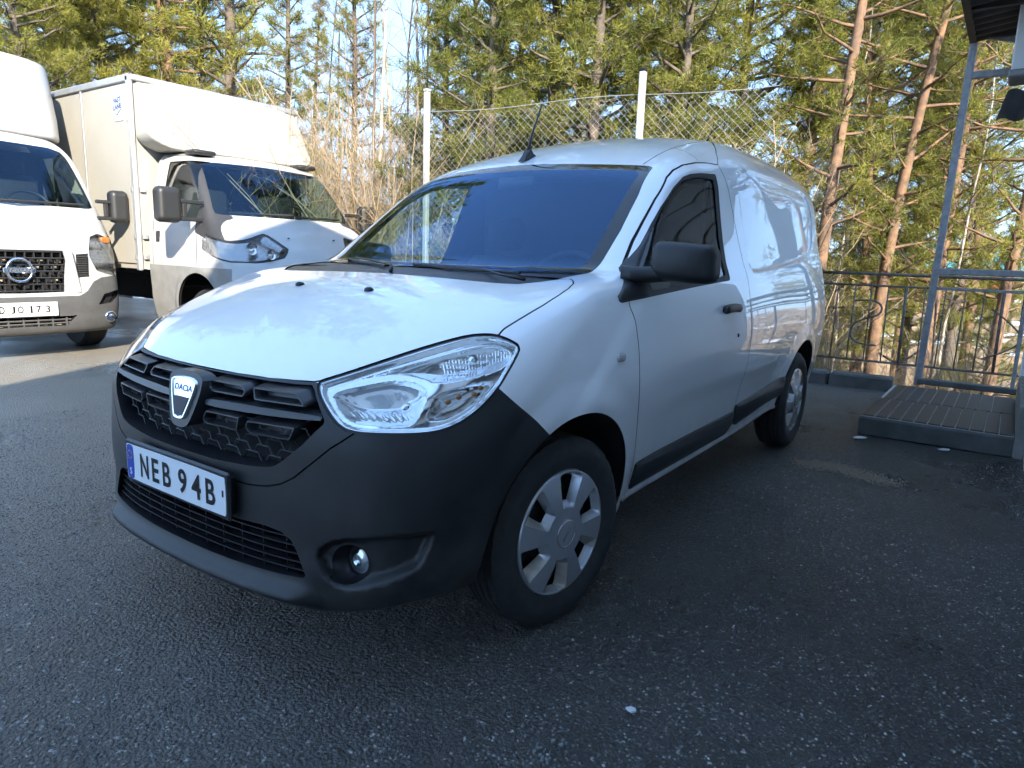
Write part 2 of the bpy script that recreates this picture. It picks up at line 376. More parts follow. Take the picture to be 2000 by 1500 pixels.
def split(V, T, fn, field=None):
    """cut triangles along fn(V) = 0"""
    g = fn(V); g = np.where(np.abs(g) < 1e-7, 1e-7, g); neg = g < 0
    c = neg[T].sum(1); cr = (c > 0) & (c < 3)
    if not cr.any(): return V, T
    X = T[cr]; gx = neg[X]
    lone = np.where(gx.sum(1, keepdims=True) == 1, gx, ~gx); i = lone.argmax(1); r = np.arange(len(X))
    A = X[r, i]; B = X[r, (i + 1) % 3]; C = X[r, (i + 2) % 3]
    E = np.concatenate([np.stack([A, B], 1), np.stack([A, C], 1)]); Es = np.sort(E, 1)
    U, inv = np.unique(Es, axis=0, return_inverse=True); inv = inv.ravel()
    t0 = np.zeros(len(U)); t1 = np.ones(len(U)); p0, p1 = V[U[:, 0]], V[U[:, 1]]; g0 = g[U[:, 0]]; g1 = g[U[:, 1]]
    for it in range(4):
        t = np.clip(t0 + (t1 - t0) * g0 / (g0 - g1), t0, t1); gm = fn(p0 + (p1 - p0) * t[:, None])
        same = (gm < 0) == (g0 < 0)
        t0 = np.where(same, t, t0); g0 = np.where(same, gm, g0); t1 = np.where(same, t1, t); g1 = np.where(same, g1, gm)
        bad = np.abs(g0 - g1) < 1e-12; g1 = np.where(bad, g0 - 1e-9 * np.sign(g0 + 1e-15) - 1e-12, g1)
    t = np.clip(t0 + (t1 - t0) * .5, .001, .999) if False else np.clip(t, .001, .999)
    N = p0 + (p1 - p0) * t[:, None]
    if field is not None: N = to_surface(field, N)
    base = len(V); m = len(X); ab = base + inv[:m]; ac = base + inv[m:]
    T2 = np.concatenate([T[~cr], np.stack([A, ab, ac], 1), np.stack([ab, B, C], 1), np.stack([ab, C, ac], 1)])
    return np.concatenate([V, N]), T2
def sub(V, T, mask):
    F = T[mask]; u, inv = np.unique(F, return_inverse=True); return u, inv.reshape(F.shape)
# ------------------------------------------------------------------ materials of the van
WHITE = mat('white_car_paint', (.84, .845, .85), .32, coat=1.0, coat_rough=.012, spec=.4)
def grime(m, z0=.62, z1=.22, col=(.30, .27, .23), amount=.55):
    # dried road film low on the body, thicker towards the sills and streaky
    nt = m.node_tree; b = nt.nodes['Principled BSDF']; L = nt.links.new; tc = nt.nodes.new('ShaderNodeTexCoord'); sp = nt.nodes.new('ShaderNodeSeparateXYZ'); L(tc.outputs['Object'], sp.inputs[0])
    mr = nt.nodes.new('ShaderNodeMapRange'); mr.interpolation_type = 'SMOOTHSTEP'; mr.inputs['From Min'].default_value = z0; mr.inputs['From Max'].default_value = z1; mr.inputs['To Max'].default_value = amount; L(sp.outputs['Z'], mr.inputs['Value'])
    n = nt.nodes.new('ShaderNodeTexNoise'); n.inputs['Scale'].default_value = 9.0; n.inputs['Detail'].default_value = 8.0; n.inputs['Roughness'].default_value = .7; L(tc.outputs['Object'], n.inputs['Vector'])
    r = nt.nodes.new('ShaderNodeMapRange'); r.inputs['From Min'].default_value = .35; r.inputs['From Max'].default_value = .70; L(n.outputs['Fac'], r.inputs['Value'])
    mu = nt.nodes.new('ShaderNodeMath'); mu.operation = 'MULTIPLY'; L(mr.outputs[0], mu.inputs[0]); L(r.outputs[0], mu.inputs[1])
    mx = nt.nodes.new('ShaderNodeMix'); mx.data_type = 'RGBA'; L(mu.outputs[0], mx.inputs['Factor']); mx.inputs['B'].default_value = tuple(col) + (1,)
    old = b.inputs['Base Color'].links
    if old: L(old[0].from_socket, mx.inputs['A'])
    else: mx.inputs['A'].default_value = b.inputs['Base Color'].default_value
    L(mx.outputs['Result'], b.inputs['Base Color'])
    rr = nt.nodes.new('ShaderNodeMapRange'); rr.inputs['To Min'].default_value = b.inputs['Roughness'].default_value; rr.inputs['To Max'].default_value = .8; L(mu.outputs[0], rr.inputs['Value']); L(rr.outputs[0], b.inputs['Roughness'])
    return m
grime(WHITE)
PLASTIC = mat('grey_grained_bumper_plastic', (.0120, .0125, .0138), .44, bump=.12, bscale=900, noise=.25, nscale=5, spec=.45); grime(PLASTIC, .75, .2, (.09, .085, .075), .4)
BLACKP = mat('black_trim_plastic', (.012, .012, .014), .38, bump=.06, bscale=700)
GLOSSB = mat('gloss_black_print', (.006, .007, .010), .04, spec=.6)
RUBBER = mat('black_rubber', (.010, .010, .011), .55)
DARK = mat('dark_cavity', (.004, .004, .005), .9)
CHROME = mat('chrome', (.82, .84, .86), .05, metal=1.0)
SILVER = mat('silver_wheel_trim_lacquer', (.52, .53, .55), .27, metal=.6, coat=.6, coat_rough=.05, noise=.12, nscale=14)
DIRTYS = mat('dusty_silver_lacquer', (.50, .46, .40), .5, metal=.3, noise=.35, nscale=25)
STEEL = mat('black_steel_rim', (.012, .012, .013), .5)
TYRE = mat('tyre_rubber', (.016, .016, .017), .72, noise=.4, nscale=30, col2=(.028, .027, .026), bump=.15, bscale=300)
WGLASS = glass_mat('windscreen_glass', (.60, .76, .80), ior=1.95, mixgain=(.34, .55, .90))  # blue of the reflected sky is put into the mirror tint
SGLASS = glass_mat('side_glass', (.80, .90, .87), ior=1.55)
LENS = glass_mat('clear_lamp_lens', (.94, .96, .97), ior=1.5)
REFL = mat('lamp_reflector', (.80, .82, .84), .09, metal=1.0, noise=.1, nscale=30)
AMBER = mat('amber_bulb', (.34, .11, .02), .2)
CABIN = mat('charcoal_cabin_trim', (.012, .0125, .014), .7, noise=.2, nscale=20)
SEATM = mat('dark_seat_fabric', (.020, .021, .024), .9, noise=.3, nscale=60)
PLATEW = mat('plate_white', (.78, .79, .80), .3, coat=.3)
PLATEB = mat('plate_blue', (.006, .045, .36), .3, coat=.3)
INK = mat('plate_black_ink', (.006, .006, .007), .35)
STARY = mat('plate_star_yellow', (.75, .55, .04), .4)
BLUEINK = mat('badge_blue_lettering', (.02, .03, .30), .3)

van = thing('panel_van', 'white panel van with dark grey bumper and plate NEB 94B parked in the foreground', 'van')

# ------------------------------------------------------------------ body skin
def van_s(V): return (np.abs(V[:, 0]) + V[:, 1]) * .70710678
def au(V): return np.abs(V[:, 0])
def in_side(V, lim=.52): return au(V) > lim
BIG = 9.0
def g_door(V):
    d = poly_sdf(DOOR, V[:, 1], V[:, 2]); return np.where(au(V) > .5, d, BIG)
def g_doorwin(V): return np.where(au(V) > .5, poly_sdf(DOORWIN, V[:, 1], V[:, 2]), BIG)
def g_doorglass(V): return np.where(au(V) > .5, poly_sdf(DOORGLASS, V[:, 1], V[:, 2]), BIG)
def g_head(V): return np.where((V[:, 1] < .1) & (V[:, 2] > .6), poly_sdf(HEADL, van_s(V), V[:, 2]), BIG)
def g_hood(V): return np.where(V[:, 2] > .795, poly_sdf(HOOD, au(V), V[:, 1]), np.where(V[:, 1] < -.5, np.abs(poly_sdf(HOOD, au(V), V[:, 1])) + .001, BIG))
def g_bump(V): return np.where(V[:, 1] < .05, poly_sdf(BUMPER, van_s(V), V[:, 2]), BIG)
def g_grille(V): return np.where(V[:, 1] < -.45, poly_sdf(GRILLE, au(V), V[:, 2]), BIG)
def g_intake(V): return np.where(V[:, 1] < -.45, poly_sdf(INTAKE, au(V), V[:, 2]), BIG)
GROOVEP = GROOVE[::-1] + [(.3,.70),(.3,.45),(-.42,.45)]
def g_groove(V): return np.where(V[:, 1] < -.3, poly_sdf(GROOVEP, van_s(V), V[:, 2]), BIG)
def g_wso(V): return np.where((V[:, 2] > 1.03) & (V[:, 1] < 1.12), poly_sdf(WSOUT, au(V), V[:, 2]), BIG)
def g_wsi(V): return np.where((V[:, 2] > 1.03) & (V[:, 1] < 1.12), poly_sdf(WSIN, au(V), V[:, 2]), BIG)
def g_cowl(V): return V[:, 2] - 1.098          # below this the windscreen field is the cowl panel
def g_arch(V):
    a = np.minimum(np.hypot(V[:, 1], V[:, 2] - .306) - .385, np.hypot(V[:, 1] - 2.81, V[:, 2] - .306) - .388)
    a = np.maximum(a, -BIG)
    return np.where(au(V) > .45, a, BIG)
def g_sill(V):
    zz = np.where(V[:, 1] < .42, .21, .300 + .012 * np.clip(V[:, 1] - .5, 0, 5)); zz = np.where(V[:, 1] > 3.1, .30, zz)
    zz = np.where(V[:, 1] < -.2, .215 + .055 * sstep(.45, .8, au(V)), zz)
    return V[:, 2] - zz
def g_roof(V):   # seam of the roof skin
    return np.where((V[:, 2] > 1.45) & (V[:, 1] > .98), au(V) - (.545 - .02 * sstep(1.0, 1.6, V[:, 1])), BIG)
def g_rear(V): return V[:, 1] - 3.36
ROOFJP = [(1.50,1.58),(1.50,1.598),(1.585,1.663),(1.70,1.720),(1.85,1.768),(1.3,1.8),(1.3,1.58)]
def g_roofj(V): return np.where((au(V) > .52) & (V[:, 2] > 1.592), poly_sdf(ROOFJP, V[:, 1], V[:, 2]), BIG)
FOGC = (.585, .362)
def g_bore(V): return np.where(V[:, 1] < -.45, np.hypot(au(V) - FOGC[0], V[:, 2] - FOGC[1]) - .050, BIG)
V, T = net_mesh(van_field, (-1.0, -.9, .12), (1.0, 3.62, 1.9), .0125)
# keep only what can be seen or shades something; drop the belly
GAP = .0024
cuts = [g_sill, g_arch, g_grille, g_intake, g_head, lambda V: g_head(V) - .006, lambda V: g_bump(V), lambda V: g_hood(V) - GAP, lambda V: g_hood(V) + GAP,
        lambda V: g_door(V) - GAP, lambda V: g_door(V) + GAP, g_doorwin, g_doorglass, g_wso, g_wsi, g_cowl,
        lambda V: g_groove(V) - .0022, lambda V: g_groove(V) + .0022, g_bore, lambda V: g_roof(V) - .002, lambda V: g_roof(V) + .002, lambda V: g_roofj(V) - .0018, lambda V: g_roofj(V) + .0018, g_rear]
for c in cuts: V, T = split(V, T, c, van_field)
NRM = normals(van_field, V)
Cn = V[T].mean(1)
lab = np.full(len(T), 'body_side', dtype='U16')
G = {k: f(Cn) for k, f in dict(sill=g_sill, arch=g_arch, grille=g_grille, intake=g_intake, head=g_head, bump=g_bump, hood=g_hood, door=g_door,
     win=g_doorwin, glass=g_doorglass, wso=g_wso, wsi=g_wsi, groove=g_groove, roof=g_roof, roofj=g_roofj, bore=g_bore, rear=g_rear).items()}
lab[(G['roof'] < -.002)] = 'roof'
lab[(np.abs(G['roof']) < .002)] = 'seal'
lab[(np.abs(G['roofj']) < .0018)] = 'seal'
lab[G['rear'] > 0] = 'rear_end'
lab[G['door'] < GAP] = 'seal'; lab[G['door'] < -GAP] = 'door'
lab[G['bump'] < 0] = 'front_bumper'
lab[(G['bump'] < 0) & (np.abs(G['groove']) < .0022) & (van_s(Cn) < -.005) & (Cn[:, 2] > .52)] = 'seal'
hm = (Cn[:, 2] > .795) & (G['bump'] > 0)
lab[hm & (G['hood'] < GAP)] = 'seal'; lab[hm & (G['hood'] < -GAP)] = 'hood'
behind = (G['wso'] < 0) & (G['hood'] > GAP)
lab[behind] = 'frit'; lab[behind & (Cn[:, 2] < 1.098)] = 'cowl'; lab[behind & (G['wsi'] < 0)] = 'windscreen'
lab[G['win'] < 0] = 'rubber'; lab[G['glass'] < 0] = 'glass'
lab[G['head'] < .006] = 'head_seal'; lab[G['head'] < 0] = 'head'
lab[(G['grille'] < 0)] = 'drop'; lab[G['intake'] < 0] = 'drop'; lab[G['bore'] < 0] = 'drop'
lab[G['arch'] < 0] = 'drop'; lab[G['sill'] < 0] = 'drop'
def part(name, sel, m, off=0.0, parent=van, label=None):
    if not sel.any(): return None
    u, F = sub(V, T, sel); P = V[u] + NRM[u] * off
    o = np_obj(name, P, F, m, parent, NRM[u])
    if label: o['label'] = label
    return o
L = Cn[:, 0] > 0
part('roof', lab == 'roof', WHITE); hood = part('hood', lab == 'hood', WHITE)
part('rear_end', lab == 'rear_end', WHITE)
bumper = part('front_bumper', lab == 'front_bumper', PLASTIC)
part('panel_gap', lab == 'seal', DARK, -.006)
part('cowl_panel', lab == 'cowl', BLACKP, -.004)
ws = part('windscreen', lab == 'windscreen', WGLASS); part('black_border', lab == 'frit', GLOSSB, 0.0, ws)
doors = {}
for sd_, sel in (('l', L), ('r', ~L)):
    part('body_side', (lab == 'body_side') & sel, WHITE)
    d = doors[sd_] = part('door', (lab == 'door') & sel, WHITE)
    part('window_frame', (lab == 'rubber') & sel, RUBBER, -.001, d); part('window', (lab == 'glass') & sel, SGLASS, -.006, d)
# lining under the skin so that gaps and cavities read dark
inner = np.isin(lab, ['body_side', 'roof', 'rear_end', 'cowl', 'hood', 'door', 'seal', 'rubber', 'frit'])
part('inner_lining', inner, CABIN, -.022)
# ------------------------------------------------------------------ helpers on the skin
def surf_y(x, z, y0=-.95, y1=.3):
    """front surface of the van at (x, z)"""
    x = np.atleast_1d(np.asarray(x, float)); z = np.atleast_1d(np.asarray(z, float)); x, z = np.broadcast_arrays(x, z)
    a = np.full(x.shape, y0); b = np.full(x.shape, y1)
    for _ in range(26):
        m = .5 * (a + b); f = van_field(x, m, z); a = np.where(f > 0, m, a); b = np.where(f > 0, b, m)
    return b
def surf_x(y, z):
    y = np.atleast_1d(np.asarray(y, float)); z = np.atleast_1d(np.asarray(z, float)); y, z = np.broadcast_arrays(y, z)
    a = np.full(y.shape, 1.2); b = np.full(y.shape, .45)
    for _ in range(26):
        m = .5 * (a + b); f = van_field(m, y, z); a = np.where(f > 0, m, a); b = np.where(f > 0, b, m)
    return b
def surf_z(x, y):
    x = np.atleast_1d(np.asarray(x, float)); y = np.atleast_1d(np.asarray(y, float)); x, y = np.broadcast_arrays(x, y)
    a = np.full(y.shape, 2.0); b = np.full(y.shape, .6)
    for _ in range(26):
        m = .5 * (a + b); f = van_field(x, y, m); a = np.where(f > 0, m, a); b = np.where(f > 0, b, m)
    return b
def dense(P, step=.015, closed=True):
    out = []
    for i in range(len(P) if closed else len(P) - 1):
        a = np.array(P[i], float); b = np.array(P[(i + 1) % len(P)], float); k = max(1, int(np.hypot(*(b - a)) / step))
        out += [tuple(a + (b - a) * j / k) for j in range(k)]
    if not closed: out.append(tuple(P[-1]))
    return out
def inset(P, d):
    """offset a polygon inwards (counter-clockwise or clockwise handled by area sign)"""
    P = [np.array(p, float) for p in P]; n = len(P); A = sum(P[i][0] * P[(i + 1) % n][1] - P[(i + 1) % n][0] * P[i][1] for i in range(n)); sg = 1 if A > 0 else -1
    out = []
    for i in range(n):
        e0 = P[i] - P[i - 1]; e1 = P[(i + 1) % n] - P[i]; e0 /= np.linalg.norm(e0) + 1e-9; e1 /= np.linalg.norm(e1) + 1e-9
        n0 = np.array([-e0[1], e0[0]]) * sg; n1 = np.array([-e1[1], e1[0]]) * sg; b = n0 + n1; b /= np.linalg.norm(b) + 1e-9
        out.append(tuple(P[i] + b * d / max(.5, float(b @ n0))))
    return out
def tri_fill(P):
    """ear-free fan through mathutils"""
    from mathutils.geometry import tessellate_polygon
    return [tuple(t) for t in tessellate_polygon([[Vector((p[0], p[1], 0)) for p in P]])]
def mirror_poly(P, eps=1e-6):
    """half outline in |x| (first and last points near x=0) to the full outline"""
    R = [p for p in P if p[0] > 0]; return [(-x, z) for x, z in R[::-1]] + list(R)
def wall_loop(P, fa, fb):
    """strip between two lifted copies of a closed loop"""
    n = len(P); V = [fa(p) for p in P] + [fb(p) for p in P]
    return V, [(i, (i + 1) % n, n + (i + 1) % n, n + i) for i in range(n)]

# ------------------------------------------------------------------ grille
GR = dense(mirror_poly(GRILLE), .02); GRY = dict(zip(GR, surf_y([p[0] for p in GR], [p[1] for p in GR])))
def gy(x, z): return -.742 + .10 * x * x + .25 * x ** 4 + max(0, z - .70) * .30      # face of the grille parts
gr = MB(); V_, F_ = wall_loop(GR, lambda p: (p[0], GRY[p], p[1]), lambda p: (p[0], GRY[p] + .075, p[1])); gr.add(V_, F_)
grille = gr.build('grille', BLACKP, van, smooth=True)
bk = MB(); t = tri_fill(GR); bk.add([(p[0], GRY[p] + .07, p[1]) for p in GR], t); bk.build('back_plate', DARK, grille)
def round_poly(P, r=.006):
    out = []; n = len(P)
    for i in range(n):
        p, a, c = (np.array(P[k % n], float) for k in (i, i - 1, i + 1)); u, v = a - p, c - p
        ru = min(r, .45 * np.linalg.norm(u)); rv = min(r, .45 * np.linalg.norm(v)); u = p + u / np.linalg.norm(u) * ru; v = p + v / np.linalg.norm(v) * rv
        out += [tuple(u), tuple(.25 * u + .5 * p + .25 * v), tuple(v)]
    return out
def ring_slot(P, parent, sx):
    P = round_poly([(sx * x, z) for x, z in P], .007); Q = inset(P, .0075); K = [(sx * .0 + p[0], p[1]) for p in P]
    n = len(P); b = MB()
    def f(p, dy, dz=0): return (p[0], gy(p[0], p[1]) + dy, p[1] + dz)
    V0 = [f(p, .004) for p in P]; R0 = [f(p, -.002) for p in inset(P, .002)]; R1 = [f(p, -.002) for p in inset(P, .0055)]; Q0 = [f(p, .003) for p in Q]; Q1 = [f(p, .034) for p in inset(P, .010)]; B = [f(p, .06, .012) for p in P]
    L_ = [B, V0, R0, R1, Q0, Q1]; VV = [v for l in L_ for v in l]; FF = []
    for k in range(len(L_) - 1):
        FF += [(k * n + i, k * n + (i + 1) % n, (k + 1) * n + (i + 1) % n, (k + 1) * n + i) for i in range(n)]
    FF.append(tuple((len(L_) - 1) * n + i for i in range(n)))
    b.add(VV, FF); return b.build('grille_slot', GRS, parent, smooth=True, auto=45)
GRS = mat('satin_grille_plastic', (.030, .031, .035), .30, bump=.04, bscale=900)
for sx in (-1, 1):
    ring_slot([(.086,.787),(.228,.787),(.246,.770),(.238,.754),(.100,.752),(.080,.764)], grille, sx)
    ring_slot([(.268,.788),(.424,.791),(.456,.768),(.460,.757),(.282,.753)], grille, sx)
    ring_slot([(.094,.703),(.242,.705),(.232,.664),(.084,.661),(.074,.676)], grille, sx)
    ring_slot([(.272,.702),(.447,.707),(.428,.668),(.280,.664),(.262,.678)], grille, sx)
    b = MB(); P = chaikin([(sx * x, z) for x, z in [(.082,.735),(.505,.744),(.517,.736),(.514,.729),(.090,.713),(.080,.720)]], 2)
    b.prism(P, lambda p: (p[0], gy(p[0], p[1]) - .001, p[1]), lambda p: (p[0], gy(p[0], p[1]) + .05, p[1] + .004)); b.build('grille_bar', GRS, grille, smooth=True, auto=40)
# honeycomb below the slots
hc = MB(); wd = .058; hh = .022
for r in range(5):
    z0 = .588 + r * hh * 1.02
    for k in range(-9, 10):
        x0 = k * wd * 1.5 + (wd * .75 if r % 2 else 0)
        zig = [(x0 - wd * .62, z0), (x0 - wd * .38, z0 + hh), (x0 + wd * .38, z0 + hh), (x0 + wd * .62, z0)]
        for a_, b_ in zip(zig[:-1], zig[1:]):
            lim = .385 + (min(a_[1], b_[1]) - .595) * 1.15
            if max(abs(a_[0]), abs(b_[0])) < lim and b_[1] < .70:
                hc.tube([(a_[0], gy(a_[0], a_[1]) + .022, a_[1]), (b_[0], gy(b_[0], b_[1]) + .022, b_[1])], .0019, 5)
hc.build('honeycomb_mesh', GRS, grille)
# badge
bs = MB(); SUR = chaikin([(-.088,.802),(.088,.802),(.088,.745),(.056,.668),(.034,.644),(-.034,.644),(-.056,.668),(-.088,.745)], 2)
bs.prism(SUR, lambda p: (p[0] * .93, -.770 + (p[1] - .65) * .22, p[1]), lambda p: (p[0] * 1.05, -.70, p[1])); bsur = bs.build('emblem_surround', GRS, grille, smooth=True, auto=35)
SH = chaikin([(-.066,.786),(.066,.786),(.062,.752),(.032,.680),(.022,.666),(-.022,.666),(-.032,.680),(-.062,.752)], 2)
em = MB(); n = len(SH); rings = [[(p[0], -.770 + (p[1] - .65) * .22 - d, p[1]) for p in inset(SH, i)] for i, d in ((0, .001), (.003, .0075), (.008, .0075), (.0095, .004))]
em.add([v for r in rings for v in r], [(k * n + i, k * n + (i + 1) % n, (k + 1) * n + (i + 1) % n, (k + 1) * n + i) for k in range(3) for i in range(n)] + [tuple(3 * n + i for i in range(n))])
emb = em.build('emblem', CHROME, bsur, smooth=True, auto=25)
ib = MB(); INN = [p for p in inset(SH, .011) if p[1] < .742] ; ib.add([(p[0], -.770 + (p[1] - .65) * .22 - .0085, p[1]) for p in INN], tri_fill(INN)); ib.build('emblem_field', mat('badge_dark_field', (.010, .012, .03), .45), emb)
VT, FT = text_mesh('DACIA', .0195, bold=.0004)
VT[:, 0] = (VT[:, 0] - VT[:, 0].mean()) * 1.5; VT[:, 1] *= 1.15
em = MB(); em.add([(v[0], -.770 + (v[1] + .746 - .65) * .22 - .0045, v[1] + .746) for v in VT], FT); em.build('lettering', BLUEINK, emb)

# ------------------------------------------------------------------ lower air intake
IN = dense(mirror_poly(INTAKE), .02); INY = dict(zip(IN, surf_y([p[0] for p in IN], [p[1] for p in IN])))
b = MB(); V_, F_ = wall_loop(IN, lambda p: (p[0], INY[p], p[1]), lambda p: (p[0], INY[p] + .07, p[1])); b.add(V_, F_); intake = b.build('air_intake', BLACKP, bumper, smooth=True)
b = MB(); b.add([(p[0], INY[p] + .068, p[1]) for p in IN], tri_fill(IN)); b.build('back_plate', DARK, intake)
xs_ = np.linspace(-.475, .475, 30)
for z0 in (.331, .352, .373, .394, .415):
    lim = .478 if z0 < .36 else (.462 if z0 < .40 else .44)
    X = xs_ * lim / .475; Y = surf_y(X, np.full(30, z0)); b = MB(); VV = []
    for x, y in zip(X, Y): VV += [(x, y + .012, z0 + .002), (x, y + .012, z0 - .002), (x, y + .045, z0 - .003), (x, y + .045, z0 + .003)]
    b.add(VV, [(4 * i + k, 4 * i + (k + 1) % 4, 4 * i + 4 + (k + 1) % 4, 4 * i + 4 + k) for i in range(29) for k in range(4)]); b.build('slat', BLACKP, intake)
for k in range(-5, 6):
    x = k * .082; y = float(surf_y(x, .36)[0]); b = MB(); b.box((x, y + .038, .368), (.004, .03, .115)); b.build('rib', BLACKP, intake)

# ------------------------------------------------------------------ number plate
PY = -.7965; PZ = .4995
b = MB(); b.bbox((0, PY + .0085, PZ), (.542, .013, .134), .006); hold = b.build('number_plate_holder', BLACKP, bumper, smooth=False)
b = MB(); b.box((0, PY + .03, PZ - .005), (.50, .04, .10)); b.build('plate_mount', BLACKP, bumper)
def rrect(x0, x1, z0, z1, r=.008): 
    return chaikin([(x0 + r, z0), (x1 - r, z0), (x1, z0 + r), (x1, z1 - r), (x1 - r, z1), (x0 + r, z1), (x0, z1 - r), (x0, z0 + r)], 1)
b = MB(); b.prism(rrect(-.26, .26, PZ - .055, PZ + .055), lambda p: (p[0], PY, p[1]), lambda p: (p[0], PY + .003, p[1])); plate = b.build('number_plate', PLATEW, bumper)
plate['label'] = 'white number plate reading NEB 94B with a blue band'
b = MB(); b.prism(rrect(-.2575, -.218, PZ - .0525, PZ + .0525), lambda p: (p[0], PY - .0006, p[1]), lambda p: (p[0], PY + .001, p[1])); b.build('blue_band', PLATEB, plate)
def glyph(ch, x0, x1, z0, z1, y, m, parent, name='letter', depth=.0008, thin=0.0):
    VT, FT = text_mesh(ch, 1.0, bold=.020); lo, hi = VT.min(0), VT.max(0)
    P = [(x0 + (v[0] - lo[0]) / (hi[0] - lo[0]) * (x1 - x0), y, z0 + (v[1] - lo[1]) / (hi[1] - lo[1]) * (z1 - z0)) for v in VT]
    b = MB(); b.add(P, FT); return b.build(name, m, parent)
for ch, x0, x1 in (('N', -.178, -.132), ('E', -.112, -.074), ('B', -.053, -.010), ('9', .031, .074), ('4', .098, .145), ('B', .168, .212)):
    glyph(ch, x0, x1, PZ - .036, PZ + .036, PY - .0012, INK, plate)
glyph('S', -.2435, -.230, PZ - .040, PZ - .019, PY - .0014, PLATEW, plate)
b = MB()
for k in range(12):
    a = k * math.pi / 6; c = (-.2375 + .0125 * math.cos(a), PZ + .022 + .0125 * math.sin(a)); P = []
    for j in range(10):
        r = .0026 if j % 2 == 0 else .0011; P.append((c[0] + r * math.sin(j * math.pi / 5), PY - .0014, c[1] + r * math.cos(j * math.pi / 5)))
    b.add(P, [tuple(range(10))])
b.build('star_ring', STARY, plate)
b = MB(); b.box((.2475, PY - .0008, PZ + .008), (.006, .001, .018)); b.build('plate_mark', INK, plate)

# ------------------------------------------------------------------ lamps
def subdiv(V, T):
    E = np.sort(np.concatenate([T[:, [0, 1]], T[:, [1, 2]], T[:, [2, 0]]]), 1); U, inv = np.unique(E, axis=0, return_inverse=True); inv = inv.ravel()
    m = len(T); a, b, c = inv[:m] + len(V), inv[m:2 * m] + len(V), inv[2 * m:] + len(V)
    return np.concatenate([V, V[U].mean(1)]), np.concatenate([np.stack([T[:, 0], a, c], 1), np.stack([a, T[:, 1], b], 1), np.stack([c, b, T[:, 2]], 1), np.stack([a, b, c], 1)])
LMAIN = chaikin([(-.112,.800),(-.100,.765),(-.070,.735),(-.03,.726),(.085,.726),(.108,.745),(.135,.810),(.120,.828),(.06,.838),(-.02,.822)], 2)
LUP = chaikin([(-.085,.820),(-.02,.838),(.055,.852),(.125,.842),(.150,.828),(.34,.858),(.372,.898),(.335,.920),(.290,.922),(.20,.905),(.09,.875),(0,.845)], 2)
LLOW = chaikin([(.125,.738),(.18,.740),(.235,.765),(.29,.805),(.32,.838),(.16,.812),(.145,.79)], 2)
for sgn in (1, -1):
    selh = (lab == 'head') & ((Cn[:, 0] > 0) == (sgn > 0))
    u, F = sub(V, T, selh); P0 = V[u]
    lamp = np_obj('headlight', P0, F, LENS, van, NRM[u])
    Pf, Ff = subdiv(P0, F); Pf, Ff = subdiv(Pf, Ff); Pf = to_surface(van_field, Pf); Nf = normals(van_field, Pf)
    s_ = van_s(Pf); z_ = Pf[:, 2]
    edge = -poly_sdf(HEADL, s_, z_)
    dep = .004 + .018 * sstep(0, .008, edge)
    for R_, dd, wdt in ((LMAIN, .070, .060), (LUP, .045, .035), (LLOW, .050, .040)):
        q = np.maximum(-poly_sdf(R_, s_, z_), 0); dep = dep + dd * np.sqrt(np.clip(q / wdt, 0, 1)) * .9
    dep = dep + np.where(poly_sdf(LUP, s_, z_) < -.006, .0016 * np.sin(s_ * 700), 0) * (s_ > .16)
    dep = dep + np.where((poly_sdf(LMAIN, s_, z_) < -.008) & (z_ < .765), .0007 * np.sin((s_ * .8 + z_) * 420), 0)
    inn = Nf + np.array([0, -.6, -.1]); inn /= np.linalg.norm(inn, axis=1, keepdims=True)
    Pi = Pf - inn * dep[:, None]
    np_obj('reflector', Pi, Ff, REFL, lamp)
    def at_sz(s0, z0, d):   # a point d behind the lens
        k = np.argmin((s_ - s0) ** 2 + (z_ - z0) ** 2); return Pf[k] - inn[k] * d
    def ball(name, s0, z0, d, r, m, el=1.0):
        c = at_sz(s0, z0, d); b = MB(); b.lathe([(r * math.sin(a), r * el * -math.cos(a)) for a in np.linspace(.02, math.pi - .02, 9)], 'y', c, 12); return b.build(name, m, lamp, smooth=True)
    ball('bulb', .075, .775, .035, .011, CHROME, 1.6); ball('parking_bulb', .255, .888, .022, .012, REFL, 1.2)
    b = MB(); c = at_sz(.255, .888, .016); b.lathe([(.008, 0), (.012, 0), (.012, .006), (.008, .006)], 'y', c, 16); b.build('bulb_ring', BLACKP, lamp, smooth=True)
    for s0, z0, d in ((.185, .787, .022), (.215, .797, .022), (.255, .803, .016), (.275, .818, .012)): ball('indicator_bulb', s0, z0, d, .0068, AMBER, 1.3)
    part('lamp_seal', (lab == 'head_seal') & ((Cn[:, 0] > 0) == (sgn > 0)), RUBBER, -.004, lamp)
    # fog lamp in its pocket
    A = np.linspace(0, 2 * math.pi, 37)[:-1]; cx, cz = FOGC[0] * sgn, FOGC[1]
    ra = [(cx + .050 * math.cos(a), cz + .050 * math.sin(a)) for a in A]; yy = surf_y([p[0] for p in ra], [p[1] for p in ra])
    yb = -.628
    b = MB(); VV = [(x, y, z) for (x, z), y in zip(ra, yy)] + [(cx + .044 * math.cos(a), yb, cz + .044 * math.sin(a)) for a in A]
    b.add(VV, [(i, (i + 1) % 36, 36 + (i + 1) % 36, 36 + i) for i in range(36)] + [tuple(range(36, 72))]); fl = b.build('fog_lamp', BLACKP, bumper, smooth=True, auto=40)
    b = MB(); b.lathe([(.0001, yb - .016), (.012, yb - .015), (.024, yb - .011), (.031, yb - .004), (.033, yb + .004)], 'y', (cx, 0, cz), 28); b.build('lens', LENS, fl, smooth=True)
    b = MB(); b.lathe([(.0001, yb - .002), (.010, yb - .003), (.011, yb - .0095), (.020, yb - .0075), (.029, yb - .001), (.036, yb - .001)], 'y', (cx, 0, cz), 18); b.build('reflector', REFL, fl, smooth=True)

